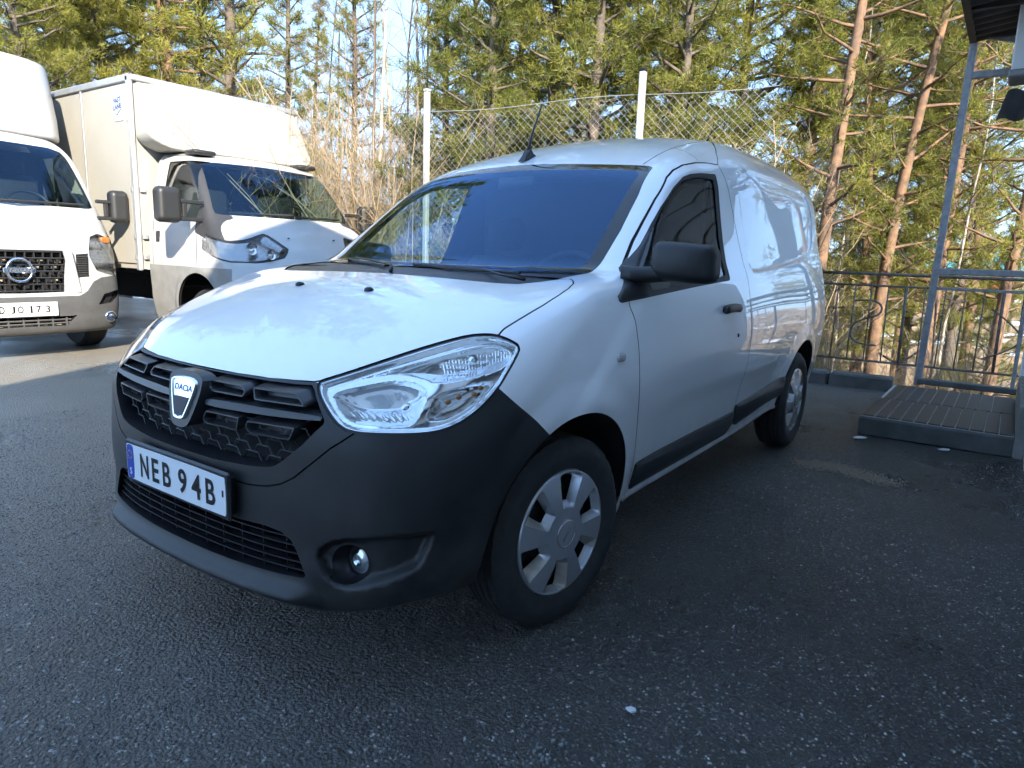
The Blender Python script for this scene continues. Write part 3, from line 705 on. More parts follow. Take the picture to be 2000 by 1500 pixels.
# ------------------------------------------------------------------ wheel housings, underside, interior
for yc in (0, 2.81):
    for sg in (1, -1):
        b = MB(); A = np.linspace(-.12, math.pi + .12, 30); VV = []
        YA, ZA = yc + .384 * np.cos(A), .306 + .384 * np.sin(A); XA = surf_x(YA, ZA) - .004
        for y, z, xo in zip(YA, ZA, XA): VV += [(sg * xo, y, z), (sg * .52, y, z)]
        b.add(VV, [(2 * i, 2 * i + 1, 2 * i + 3, 2 * i + 2) for i in range(len(A) - 1)])
        b.add([(sg * .52, yc - .37, .24), (sg * .52, yc + .40, .24), (sg * .52, yc + .40, .72), (sg * .52, yc - .37, .72)], [(0, 1, 2, 3)])
        b.build('wheel_housing', DARK, van, smooth=True)
b = MB(); b.box((0, 1.35, .265), (1.02, 4.0, .03)); b.box((0, 1.4, .29), (1.52, 1.9, .05)); b.box((0, 3.2, .31), (1.5, .45, .06)); b.build('underbody', DARK, van)
b = MB(); b.bbox((0, 1.46, .95), (1.30, .03, 1.2), .01); b.build('bulkhead', CABIN, van)
dsh = MB(); prof = [(.16, 1.085), (.30, 1.075), (.42, 1.07), (.52, 1.055), (.56, 1.02), (.58, .90), (.60, .5), (.30, .5)]
dsh.add([(sx * .66, y, z) for sx in (-1, 1) for y, z in prof], [(i, i + 1, 9 + i, 8 + i) for i in range(7)]); dsh.build('dashboard', CABIN, van, smooth=True, auto=40)
b = MB(); b.lathe([(.17, 1.04), (.02, 1.07)], 'z', (0, 0, 0), 4)
hoodb = MB(); hoodb.lathe([(.20 * math.cos(a), .055 * math.sin(a)) for a in np.linspace(0, math.pi / 2, 7)], 'z', (.37, .43, 1.055), 24); hoodb.build('instrument_hood', CABIN, van, smooth=True)
st = MB(); c = Vector((.37, .66, 1.00)); ax = Vector((0, -.42, .0)); 
pts = [c + Vector((.185 * math.cos(a), .185 * math.sin(a) * .42, .185 * math.sin(a) * .91)) for a in np.linspace(0, 2 * math.pi, 41)]
st.tube(pts, .014, 8, cap=False); st.lathe([(.001, -.02), (.06, -.01), (.06, .03)], 'y', c, 16); st.box(c, (.34, .02, .03)); st.build('steering_wheel', CABIN, van, smooth=True)
for sx in (.36, -.36):
    b = MB(); b.bbox((sx, 1.20, .86), (.46, .14, .58), .05, Matrix.Rotation(-.16, 3, 'X')); b.bbox((sx, 1.27, 1.26), (.24, .09, .17), .04, Matrix.Rotation(-.12, 3, 'X')); b.bbox((sx, .98, .60), (.46, .46, .14), .05); b.build('seat', SEATM, van, smooth=True, auto=50)
b = MB(); b.bbox((0, .84, 1.47), (.20, .02, .06), .012); b.build('rear_view_mirror', BLACKP, van, smooth=True, auto=50)

# ------------------------------------------------------------------ trim along the sides
def drape(name, P, m, sg, parent, h=.012, edge=.008):
    P = dense(P, .04); n = len(P); I1 = inset(P, edge)
    def lift(Q, d):
        Q = np.array(Q); return [tuple(v) for v in np.stack([sg * (surf_x(Q[:, 0], Q[:, 1]) + d), Q[:, 0], Q[:, 1]], 1)]
    b = MB(); Vb = lift(P, -.004); Vm = lift(inset(P, .002), h * .7); Vt = lift(I1, h)
    b.add(Vb + Vm + Vt, [(k * n + i, k * n + (i + 1) % n, (k + 1) * n + (i + 1) % n, (k + 1) * n + i) for k in range(2) for i in range(n)] + [tuple(2 * n + j for j in t) for t in tri_fill(I1)])
    return b.build(name, m, parent, smooth=True, auto=50)
MOULD = mat('side_moulding_plastic', (.016, .017, .019), .5, bump=.08, bscale=800)
for sg, key in ((1, 'l'), (-1, 'r')):
    drape('side_moulding', MOULD_FRONT, MOULD, sg, doors[key], .016, .012); drape('side_moulding', MOULD_REAR, MOULD, sg, van, .016, .012)
    # sill flange, narrow shelf below the mouldings
    b = MB(); VV = []
    Y = np.linspace(.40, 2.43, 24); 
    ZS = .300 + .012 * np.maximum(Y - .5, 0); XS = surf_x(Y, ZS + .012)
    for y, z, x in zip(Y, ZS, XS): VV += [(sg * (x + .001), y, z + .008), (sg * (x + .004), y, z - .010), (sg * (x - .06), y, z - .035), (sg * (x - .20), y, z - .02)]
    b.add(VV, [(4 * i + k, 4 * i + k + 1, 4 * i + 5 + k, 4 * i + 4 + k) for i in range(23) for k in range(3)]); b.build('sill', WHITE, van, smooth=True)
    d = doors[key]
    # handle with its dished recess shown by the grip standing proud
    hx = float(surf_x(1.28, .95)[0]); hf = lambda x, y, z: smax(smax(np.abs(y - 1.275) - .098, np.abs(z - .951 - .006 * np.sin((y - 1.18) * 16)) - .019, .02), np.abs(x - (hx + .014)) - .016, .016)
    Vh, Th = net_mesh(hf, (hx - .02, 1.15, .90), (hx + .05, 1.40, 1.0), .005, 2); Nh = normals(hf, Vh, .001); Vh[:, 0] *= sg; Nh[:, 0] *= sg
    if sg < 0: Th = Th[:, ::-1]
    np_obj('door_handle', Vh, Th, BLACKP, d, Nh)
    b = MB(); cup = [(.052 * math.cos(a), .038 * math.sin(a)) for a in np.linspace(math.pi, 2 * math.pi, 13)]; n = len(cup)
    lx = float(surf_x(1.383, .828)[0]); b = MB(); b.lathe([(.001, lx + .004), (.008, lx + .004), (.0095, lx - .002)], 'x', (0, 1.383, .828), 12); 
    o = b.build('lock', BLACKP, d, smooth=True); 
    if sg < 0: o.scale.x = -1
    rx = float(surf_x(.222, .841)[0]); rf = lambda x, y, z: smax(smax(np.abs(y - .222) - .027, np.abs(z - .841) - .0145, .016), np.abs(x - rx) - .008, .008)
    Vh, Th = net_mesh(rf, (rx - .02, .18, .81), (rx + .02, .265, .87), .0035, 2); Nh = normals(rf, Vh, .001); Vh[:, 0] *= sg; Nh[:, 0] *= sg
    if sg < 0: Th = Th[:, ::-1]
    np_obj('side_indicator', Vh, Th, mat('grey_clear_indicator', (.42, .43, .42), .15, coat=.8), van, Nh)
    # door mirror
    def mf(x, y, z):
        yy = y - (.455 + .10 * (x - .86)); cz = 1.146 - .06 * (x - .975); hz = .066 - .05 * np.clip(x - .99, 0, 1); r = .036
        d2 = np.hypot(np.maximum(np.abs(x - .968) - .106 + r, 0), np.maximum(np.abs(z - cz) - hz + r, 0)) - r
        bow = -(yy + .070 - 2.6 * (z - 1.146) ** 2 - 2.4 * np.clip(np.abs(x - .96), 0, 1) ** 2)
        return smax(smax(d2, bow, .035), yy - .045, .012)
    Vm_, Tm = net_mesh(mf, (.82, .30, 1.02), (1.13, .58, 1.26), .008, 3); Nm = normals(mf, Vm_, .0015); Vm_[:, 0] *= sg; Nm[:, 0] *= sg
    if sg < 0: Tm = Tm[:, ::-1]
    mir = np_obj('door_mirror', Vm_, Tm, PLASTIC, d, Nm)
    b = MB(); xa = float(surf_x(.40, 1.095)[0]) - .01
    for zz, hh_ in ((1.098, .036),): b.tube([(sg * xa, .385, zz), (sg * (xa + .035), .40, zz), (sg * .91, .44, zz + .008), (sg * .95, .45, zz + .01)], [.034, .030, .026, .024], 12)
    b.build('mirror_arm', PLASTIC, mir, smooth=True)
    b = MB(); b.add([(sg * x, .501 + .10 * (x - .86), z) for x, z in chaikin([(.89, 1.10), (1.06, 1.105), (1.07, 1.17), (1.03, 1.195), (.91, 1.195), (.89, 1.17)], 2)], [tuple(range(24))]); b.build('mirror_glass', CHROME, mir)
    if sg < 0:      # the far mirror is folded back against its window
        for o_ in [mir] + list(mir.children): o_.data.transform(Matrix.Translation((-.845, .60, -.02)) @ Matrix.Rotation(math.radians(-86), 4, 'Z') @ Matrix.Translation((.86, -.42, 0)))
    # sail plate at the window corner: the mirror's foot
    P = [(.472,1.030),(.33,1.019),(.265,1.014),(.252,1.019),(.252,1.031),(.30,1.060),(.405,1.103),(.553,1.197),(.640,1.255),(.478,1.122)]
    drape('mirror_base', P, BLACKP, sg, d, .008, .004)

# ------------------------------------------------------------------ wipers, washer jets, aerial
def wiper(pts, parent):
    b = MB(); b.tube(pts, [.007] + [.0045] * (len(pts) - 2) + [.003], 6); return b.build('wiper', BLACKP, parent, smooth=True)
def on_ws(x, z, d=.012):
    y = float(surf_y(x, z, -.2, 1.4)[0]); return (x, y - d * .55, z + d * .8)
wiper([(.60, .06, 1.078), (.50, .06, 1.090), on_ws(.34, 1.094, .008), on_ws(.15, 1.098, .008), on_ws(.02, 1.100, .008)], van)
wiper([(.02, .04, 1.082), on_ws(-.10, 1.094, .008), on_ws(-.30, 1.104, .008), on_ws(-.50, 1.115, .008)], van)
b = MB(); b.tube([on_ws(.50, 1.090, .004), on_ws(.2, 1.094, .004), on_ws(-.05, 1.102, .004)], .005, 5); b.build('wiper_blade', RUBBER, van)
b = MB(); b.tube([on_ws(-.12, 1.092, .004), on_ws(-.35, 1.10, .004), on_ws(-.56, 1.112, .004)], .005, 5); b.build('wiper_blade', RUBBER, van)
for x in (.175, -.175):
    zz = float(surf_z(x, -.21)[0]); b = MB(); b.lathe([(.016, -.002), (.015, .006), (.009, .011), (.001, .0125)], 'z', (x, -.21, zz), 14); b.build('washer_jet', BLACKP, hood, smooth=True)
za = float(surf_z(-.04, .965)[0])
b = MB(); b.prism([(.935, za - .010), (1.02, za + .015), (1.015, za + .022), (.985, za + .05), (.975, za + .048)], lambda p: (-.055, p[0], p[1]), lambda p: (-.025, p[0], p[1]))
b.add([(-.04 + sx * r, y, z) for sx in (-1, 1) for r, y, z in ((.018, .925, za - .012), (.022, 1.03, za + .018), (.005, .985, za + .050), (.005, .974, za + .048))], [(0, 1, 2, 3), (7, 6, 5, 4), (0, 3, 7, 4), (1, 5, 6, 2), (3, 2, 6, 7), (0, 4, 5, 1)])
ant = b.build('aerial', BLACKP, van)
b = MB(); b.tube([(-.04, .978, za + .04), (-.042, 1.005, za + .11), (-.05, 1.095, 1.855)], [.0075, .0055, .0045], 6); b.build('aerial_rod', BLACKP, ant, smooth=True)

# ------------------------------------------------------------------ wheels
def make_wheel():
    w = bpy.data.objects.new('wheel', None); COL.objects.link(w); w.parent = van
    R = .306; hw = .0925
    prof = [(.205, -hw + .012), (.235, -hw + .001), (.262, -hw - .002), (.283, -hw + .006), (.296, -hw + .020)]
    tre = []
    xg = np.linspace(-hw + .022, hw - .022, 33)
    for x in xg:
        groove = any(abs(x - c) < .0035 for c in (-.042, -.014, .014, .042)); tre.append((R - .004 * (x / .07) ** 2 - (.007 if groove else 0), x))
    prof = prof + tre + [(r, -h) for r, h in prof[::-1]]
    n = 150; V = []
    for j, (r, h) in enumerate(prof):
        for k in range(n):
            a = 2 * math.pi * k / n; rr = r
            if r > .285 and (k + int(abs(h) * 160)) % 5 == 0 and abs(h) > .016: rr -= .0045
            if .262 < r < .30 and abs(h) > .066 and k % 5 == 0: rr -= .003
            V.append((h, rr * math.cos(a), rr * math.sin(a)))
    F = np.array([(j * n + k, j * n + (k + 1) % n, (j + 1) * n + (k + 1) % n, (j + 1) * n + k) for j in range(len(prof) - 1) for k in range(n)])
    ty = np_obj('tyre', np.array(V), F, TYRE, w); ty.data.set_sharp_from_angle(angle=math.radians(35))
    # raised rings on the side wall
    # steel rim behind the trim
    b = MB(); b.lathe([(.206, .080), (.196, .074), (.188, .03), (.19, -.06)], 'x', (0, 0, 0), 48); b.lathe([(.001, .048), (.07, .048), (.10, .030), (.15, .034), (.186, .020)], 'x', (0, 0, 0), 48)
    rim = b.build('rim', STEEL, w, smooth=True)
    for k in range(12):
        a = k * math.pi / 6 + .2; b = MB(); b.lathe([(.001, .040), (.012, .040), (.014, .030)], 'x', (0, .128 * math.cos(a), .128 * math.sin(a)), 10); b.build('rim_hole', DARK, rim, smooth=True)
    # six-spoke trim as a height field with openings
    RR = np.array(sorted(set(list(np.linspace(0, .03, 5)) + [.033, .036, .039] + list(np.linspace(.045, .098, 12)) + [.1005, .103, .106] + list(np.linspace(.110, .170, 14)) + [.173, .176, .180, .184, .188, .192, .196, .199, .202, .2045, .2065])))
    per = np.array(sorted(set(list(np.linspace(0, 1, 21)[:-1]) + [.20, .22, .245, .265, .28, .295, .60, .615, .63, .66, .69, .72, .76, .79]))); na = 6 * len(per); nr = len(RR)
    PH = np.concatenate([k + per for k in range(6)]); r, ph = np.meshgrid(RR, PH, indexing='ij')
    a = (ph - .06 * np.clip((r - .07) / .12, 0, 1)) * math.pi / 3; fr = ph % 1.0
    h = .096 - .012 * (r / .2) ** 2
    face = np.clip((fr - .20) / .08, 0, 1) * np.clip((.79 - fr) / .16, 0, 1) * np.clip((r - .084) / .019, 0, 1) * np.clip((.1925 - r) / .010, 0, 1)
    h = h - .030 * face
    h = h + np.where(r < .045, .003 * sstep(.045, .041, r), 0) - .010 * sstep(.198, .2065, r)
    Vh = np.stack([h, r * np.cos(a), r * np.sin(a)], -1).reshape(-1, 3)
    i, j = np.meshgrid(np.arange(nr - 1), np.arange(na), indexing='ij'); j2 = (j + 1) % na
    fm = (PH[j] + (PH[j2] - PH[j]) % 6 * .5) % 1.0; rm = .5 * (RR[i] + RR[i + 1])
    edge_ = (fm < .295) | (fm > .615); r_in = .1015 + .005 * edge_; r_out = .1815 - .005 * edge_
    wm = np.where((fm > .28) & (fm < .63), 1.0, 0.0)
    keep = ~((wm > .60) & (rm > r_in) & (rm < r_out)); i, j, j2 = i[keep], j[keep], j2[keep]
    F = np.stack([i * na + j, i * na + j2, (i + 1) * na + j2, (i + 1) * na + j], 1)
    dirty = (fm[keep] > .63) & (fm[keep] < .79) & (rm[keep] > .106) & (rm[keep] < .1925)
    cap = np_obj('wheel_trim', Vh, F[~dirty], SILVER, w); cap.data.set_sharp_from_angle(angle=math.radians(28))
    c2 = np_obj('window_facet', Vh, F[dirty], DIRTYS, cap); c2.data.set_sharp_from_angle(angle=math.radians(30))
    b = MB(); b.lathe([(.041, .0985), (.0425, .0998), (.044, .0985)], 'x', (0, 0, 0), 40); b.build('cap_ring', CHROME, cap, smooth=True)
    VT, FT = text_mesh('DACIA', .018); VT[:, :2] -= VT[:, :2].mean(0); b = MB(); b.add([(.1012, v[0], v[1]) for v in VT], FT); b.build('cap_lettering', CHROME, cap)
    return w
def copy_tree(o, parent=None):
    c = o.copy(); COL.objects.link(c); c.parent = parent
    for k in ('label', 'category', 'group', 'kind'):
        if parent is not None and k in c: del c[k]
    for ch in list(o.children): copy_tree(ch, c)
    return c
w0 = make_wheel()
for i, (x, y, st_, spin) in enumerate(((.745, 0, .1385, .95), (.745, 2.81, 0, .2), (-.745, 0, .1385, .5), (-.745, 2.81, 0, 1.3))):
    w = w0 if i == 0 else copy_tree(w0, van)
    w.location = (x, y, .306)
    w.rotation_euler = (Matrix.Rotation(-st_ if True else 0, 4, 'Z') @ (Matrix.Rotation(math.pi, 4, 'Z') if x < 0 else Matrix.Identity(4)) @ Matrix.Rotation(spin, 4, 'X')).to_euler()
# ------------------------------------------------------------------ pavement and terrain
def node_mat(name):
    m = bpy.data.materials.new(name); m.use_nodes = True; nt = m.node_tree; return m, nt, nt.nodes['Principled BSDF']
def N_(nt, t, **kw):
    n = nt.nodes.new(t)
    for k, v in kw.items():
        if k in n.inputs: n.inputs[k].default_value = v
        else: setattr(n, k, v)
    return n
def ramp(nt, src, stops):
    r = nt.nodes.new('ShaderNodeValToRGB'); e = r.color_ramp.elements
    while len(e) < len(stops): e.new(.5)
    for k, (p, c) in enumerate(stops): e[k].position = p; e[k].color = tuple(c) + (1,) if len(c) == 3 else c
    nt.links.new(src, r.inputs[0]); return r
def asphalt():
    m, nt, b = node_mat('worn_damp_asphalt'); L = nt.links.new
    tc = N_(nt, 'ShaderNodeTexCoord'); pos = tc.outputs['Object']
    v1 = N_(nt, 'ShaderNodeTexVoronoi', Scale=90.0); L(pos, v1.inputs['Vector'])
    v2 = N_(nt, 'ShaderNodeTexVoronoi', Scale=220.0); L(pos, v2.inputs['Vector'])
    n1 = N_(nt, 'ShaderNodeTexNoise', Scale=.55, Detail=6.0, Roughness=.6); L(pos, n1.inputs['Vector'])
    n2 = N_(nt, 'ShaderNodeTexNoise', Scale=14.0, Detail=5.0, Roughness=.65); L(pos, n2.inputs['Vector'])
    n3 = N_(nt, 'ShaderNodeTexNoise', Scale=85.0, Detail=6.0, Roughness=.75); L(pos, n3.inputs['Vector'])
    # damp near the building; away from it, sunlight and sheen painted into the colour
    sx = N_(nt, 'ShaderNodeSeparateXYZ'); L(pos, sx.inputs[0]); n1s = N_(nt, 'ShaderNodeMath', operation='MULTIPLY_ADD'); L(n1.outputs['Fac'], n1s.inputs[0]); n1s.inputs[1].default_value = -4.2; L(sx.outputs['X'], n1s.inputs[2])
    lit_mix = N_(nt, 'ShaderNodeMapRange'); lit_mix.interpolation_type = 'SMOOTHSTEP'; lit_mix.inputs['From Min'].default_value = 1.0; lit_mix.inputs['From Max'].default_value = -7.2; L(n1s.outputs[0], lit_mix.inputs['Value'])
    sep = N_(nt, 'ShaderNodeSeparateColor'); L(v1.outputs['Color'], sep.inputs[0])
    chips = ramp(nt, sep.outputs[0], [(.0, (.026, .026, .027)), (.50, (.055, .053, .051)), (.74, (.11, .107, .10)), (.90, (.25, .24, .22)), (1.0, (.50, .47, .43))])
    near = N_(nt, 'ShaderNodeMapRange'); near.inputs['From Min'].default_value = .26; near.inputs['From Max'].default_value = .44
    near.inputs['To Min'].default_value = 1.0; near.inputs['To Max'].default_value = 0.0; L(v1.outputs['Distance'], near.inputs['Value'])
    binder = ramp(nt, n2.outputs['Fac'], [(.3, (.024, .024, .025)), (.7, (.052, .050, .048))])
    mx = N_(nt, 'ShaderNodeMix', data_type='RGBA'); L(near.outputs[0], mx.inputs['Factor']); L(binder.outputs[0], mx.inputs['A']); L(chips.outputs[0], mx.inputs['B'])
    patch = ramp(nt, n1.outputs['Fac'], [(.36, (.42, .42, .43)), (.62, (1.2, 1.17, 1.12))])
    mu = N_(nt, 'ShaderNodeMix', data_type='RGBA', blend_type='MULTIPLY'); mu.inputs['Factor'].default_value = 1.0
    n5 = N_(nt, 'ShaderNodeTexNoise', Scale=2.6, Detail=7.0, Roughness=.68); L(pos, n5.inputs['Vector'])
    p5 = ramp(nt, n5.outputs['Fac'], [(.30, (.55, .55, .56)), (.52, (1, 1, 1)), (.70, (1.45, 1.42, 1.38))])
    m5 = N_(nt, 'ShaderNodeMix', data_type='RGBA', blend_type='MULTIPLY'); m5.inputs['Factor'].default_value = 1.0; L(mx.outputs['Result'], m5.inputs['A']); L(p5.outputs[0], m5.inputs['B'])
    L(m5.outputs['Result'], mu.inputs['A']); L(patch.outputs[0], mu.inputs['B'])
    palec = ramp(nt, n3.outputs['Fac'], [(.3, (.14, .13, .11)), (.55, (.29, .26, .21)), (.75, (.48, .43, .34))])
    md = N_(nt, 'ShaderNodeMix', data_type='RGBA'); L(lit_mix.outputs[0], md.inputs['Factor']); L(mu.outputs['Result'], md.inputs['A']); L(palec.outputs[0], md.inputs['B']); L(md.outputs['Result'], b.inputs['Base Color'])
    rr = N_(nt, 'ShaderNodeMapRange'); rr.inputs['From Min'].default_value = .38; rr.inputs['From Max'].default_value = .60
    rr.inputs['To Min'].default_value = .24; rr.inputs['To Max'].default_value = .52; L(n1.outputs['Fac'], rr.inputs['Value']); L(rr.outputs[0], b.inputs['Roughness'])
    b.inputs['Specular IOR Level'].default_value = .55
    h1 = N_(nt, 'ShaderNodeMath', operation='MULTIPLY'); L(v1.outputs['Distance'], h1.inputs[0]); h1.inputs[1].default_value = -1.0
    h2 = N_(nt, 'ShaderNodeMath', operation='MULTIPLY_ADD'); L(v2.outputs['Distance'], h2.inputs[0]); h2.inputs[1].default_value = -.35; L(h1.outputs[0], h2.inputs[2])
    h3 = N_(nt, 'ShaderNodeMath', operation='MULTIPLY_ADD'); L(n3.outputs['Fac'], h3.inputs[0]); h3.inputs[1].default_value = .9; L(h2.outputs[0], h3.inputs[2])
    bp = N_(nt, 'ShaderNodeBump'); bp.inputs['Strength'].default_value = 1.0; bp.inputs['Distance'].default_value = .016; L(h3.outputs[0], bp.inputs['Height']); L(bp.outputs[0], b.inputs['Normal'])
    return m
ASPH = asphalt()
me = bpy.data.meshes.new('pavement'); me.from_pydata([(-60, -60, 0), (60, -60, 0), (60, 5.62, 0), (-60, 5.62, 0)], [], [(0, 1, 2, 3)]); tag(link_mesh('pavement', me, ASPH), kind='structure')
def litter():
    m, nt, b = node_mat('leaf_litter_and_thin_snow'); L = nt.links.new; tc = N_(nt, 'ShaderNodeTexCoord'); pos = tc.outputs['Object']
    n1 = N_(nt, 'ShaderNodeTexNoise', Scale=3.0, Detail=8.0, Roughness=.7); L(pos, n1.inputs['Vector'])
    n2 = N_(nt, 'ShaderNodeTexNoise', Scale=.22, Detail=4.0, Roughness=.55); L(pos, n2.inputs['Vector'])
    c = ramp(nt, n1.outputs['Fac'], [(.30, (.08, .055, .03)), (.5, (.27, .175, .085)), (.72, (.44, .31, .16))])
    sn = ramp(nt, n2.outputs['Fac'], [(.585, (0, 0, 0)), (.61, (1, 1, 1))])
    mx = N_(nt, 'ShaderNodeMix', data_type='RGBA'); L(sn.outputs[0], mx.inputs['Factor']); L(c.outputs[0], mx.inputs['A']); mx.inputs['B'].default_value = (.80, .82, .86, 1)
    L(mx.outputs['Result'], b.inputs['Base Color']); b.inputs['Roughness'].default_value = .9
    bp = N_(nt, 'ShaderNodeBump'); bp.inputs['Strength'].default_value = .8; bp.inputs['Distance'].default_value = .05; L(n1.outputs['Fac'], bp.inputs['Height']); L(bp.outputs[0], b.inputs['Normal'])
    return m
def terrain_z(x, y):
    x = np.asarray(x, float); y = np.asarray(y, float)
    return (-.06 - 1.5 * sstep(5.7, 12.5, y) * sstep(-9, -1, x) - .25 * sstep(5.7, 9, y) + .8 * sstep(24, 60, y) + .10 * np.sin(x * .9 + y * .5) * sstep(6, 9, y) + .06 * np.sin(x * 2.3 - y * 1.7) * sstep(6, 9, y))
gx = np.concatenate([np.linspace(-220, -30, 24), np.linspace(-28, 28, 113), np.linspace(30, 220, 24)]); gy_ = np.concatenate([np.linspace(5.60, 30, 70), np.linspace(32, 300, 34)])
X, Y = np.meshgrid(gx, gy_, indexing='ij'); VV = np.stack([X, Y, terrain_z(X, Y)], -1).reshape(-1, 3); nyy = len(gy_)
I, J = np.meshgrid(np.arange(len(gx) - 1), np.arange(nyy - 1), indexing='ij'); I, J = I.ravel(), J.ravel()
tag(np_obj('terrain', VV, np.stack([I * nyy + J, (I + 1) * nyy + J, (I + 1) * nyy + J + 1, I * nyy + J + 1], 1), litter()), kind='structure')
# gravel road far below the railing
ROADM = mat('grey_road', (.16, .155, .15), .8, noise=.3, nscale=6)
xr = np.linspace(-20, 40, 61); yr = 15.5 + .05 * xr; P = []
for x, y in zip(xr, yr): P += [(x, y - 1.3, float(terrain_z(x, y - 1.3)) + .12), (x, y + 1.5, float(terrain_z(x, y + 1.5)) + .12)]
tag(np_obj('road', np.array(P), np.array([(2 * i, 2 * i + 2, 2 * i + 3, 2 * i + 1) for i in range(60)]), ROADM), kind='structure')
# kerb along the edge of the pavement
CONC = mat('weathered_concrete', (.26, .25, .23), .85, noise=.45, nscale=9, bump=.5, bscale=120)
MOSSC = mat('dirty_mossy_concrete', (.10, .10, .098), .85, col2=(.05, .052, .045), nscale=6, bump=.5, bscale=90)
x = -9.5; k = 0
kerb = thing('kerb', 'low mossy concrete kerb at the edge of the asphalt behind the white van', 'kerb', (0, 5.62, 0))
while x < 1.0:
    l = 1.0 if x + 1.0 < 1.06 else 1.06 - x
    b = MB(); b.bbox((x + l / 2 - .004, .02 + .012 * math.sin(k * 2.1), .045 + .006 * math.cos(k * 1.7)), (l - .012, .20, .17), .018); o = b.build('kerb_stone', MOSSC, kerb); x += l; k += 1

# ------------------------------------------------------------------ concrete entrance slab with tile joints
slab = thing('entrance_step', 'low dark concrete entrance slab scored with pale tile joints at the right', 'step', (1.56, 4.32, 0))
b = MB(); b.bbox((0, 0, .066), (.90, 1.66, .132), .012); b.build('slab', MOSSC, slab)
TILE = mat('dark_wet_paver', (.026, .028, .030), .5, col2=(.014, .016, .018), nscale=7, bump=.3, bscale=150); JOINT = mat('pale_joint', (.36, .35, .32), .8)
b = MB(); b.box((0, 0, .1345), (.87, 1.62, .005)); b.build('joint_bed', JOINT, slab)
tme = None
for r in range(2):
    for c in range(11):
        w = .87 / 11; x = -.435 + (c + .5) * w + (0.02 if r else 0); x = min(x, .435 - w / 2)
        if tme is None:
            b = MB(); b.bbox((0, 0, 0), (w - .007, .80, .010), .002); o = b.build('paver', TILE, slab); tme = o.data
        else: o = link_mesh('paver', tme, None, slab)
        o.location = (x, -.406 + r * .811, .1395)

# ------------------------------------------------------------------ the building on the right
WALLP = mat('white_painted_boards', (.78, .78, .76), .55, noise=.18, nscale=5); WALLT = mat('white_trim', (.72, .73, .72), .5, noise=.1, nscale=6)
CORR = mat('dark_weathered_corrugated_sheet', (.035, .030, .026), .7, noise=.5, nscale=7); ROOFM = mat('grey_roof_sheet', (.13, .13, .135), .6, noise=.2, nscale=3)
GALV = mat('galvanised_steel', (.30, .30, .30), .6, metal=.2, col2=(.19, .19, .19), nscale=24)
bld = thing('workshop_building', 'white boarded workshop building with dark canopies at the right edge', 'building', (2.6, -1.0, 0))
BX, BY = 2.6, -1.0
def bloc(x, y, z): return (x - BX, y - BY, z)
b = MB()
RY0, RYR, RY1, ZE, ZR = -7.9, -1.7, 3.2, 2.6, 6.05
prof = [(RY0, 0), (RY1, 0), (RY1, ZR - (RY1 - RYR) * .54), (RYR, ZR), (RY0, ZR - (RYR - RY0) * .54)]
b.prism(prof, lambda p: bloc(2.64, p[0], p[1]), lambda p: bloc(11.0, p[0], p[1])); b.prism([(3.2, 0), (5.12, 0), (5.12, 3.30), (3.2, 3.30)], lambda p: bloc(2.06, p[0], p[1]), lambda p: bloc(6.0, p[0], p[1])); b.build('wall', WALLP, bld)
pm = {}
z = .45; 
while z < 5.6:
    half = (ZR - z) / .54; y0, y1 = max(RY0, RYR - half + .05), min(RY1, RYR + half - .05)
    b = MB(); hh_ = .15; b.add([bloc(x, y, zz) for y in (y0, y1) for x, zz in ((2.612, z), (2.632, z + .004), (2.638, z + hh_), (2.630, z + hh_))], [(0, 4, 7, 3), (0, 1, 5, 4), (0, 3, 2, 1), (4, 5, 6, 7)]); b.build('board', WALLP, bld); z += .148
z = .30
while z < 3.2:
    b = MB(); b.add([bloc(x, y, zz) for y in (3.22, 5.08) for x, zz in ((2.028, z), (2.050, z + .004), (2.056, z + .15), (2.048, z + .15))], [(0, 4, 7, 3), (0, 1, 5, 4), (0, 3, 2, 1), (4, 5, 6, 7)]); b.build('board', WALLP, bld); z += .148
for sgn in (-1, 1):
    ye = RY0 - .35 if sgn < 0 else RY1 + .1; ze = ZR - abs(ye - RYR) * .54
    b = MB(); b.add([bloc(x, y, zz + t) for t in (.0, .10) for x, y, zz in ((2.35, RYR, ZR), (11.2, RYR, ZR), (11.2, ye, ze), (2.35, ye, ze))], [(3, 2, 1, 0), (4, 5, 6, 7), (0, 1, 5, 4), (1, 2, 6, 5), (2, 3, 7, 6), (3, 0, 4, 7)]); b.build('roof', ROOFM, bld)
b = MB(); b.bbox(bloc(2.045, 5.10, 1.65), (.09, .09, 3.3), .008); b.build('corner_board', WALLT, bld)
b = MB(); b.bbox(bloc(2.03, 4.32, .17), (.06, 1.70, .34), .01); b.build('plinth', CONC, bld)
for yy in (-5.4, -2.6, .6):       # windows and a dark gate that the van's flank mirrors
    b = MB(); b.bbox(bloc(2.60, yy, 1.55), (.06, 1.30, 1.15), .01); o = b.build('window', WALLT, bld); b = MB(); b.box(bloc(2.565, yy, 1.55), (.02, 1.14, .99)); b.build('pane', mat('dark_window_pane', (.02, .025, .03), .05), o)
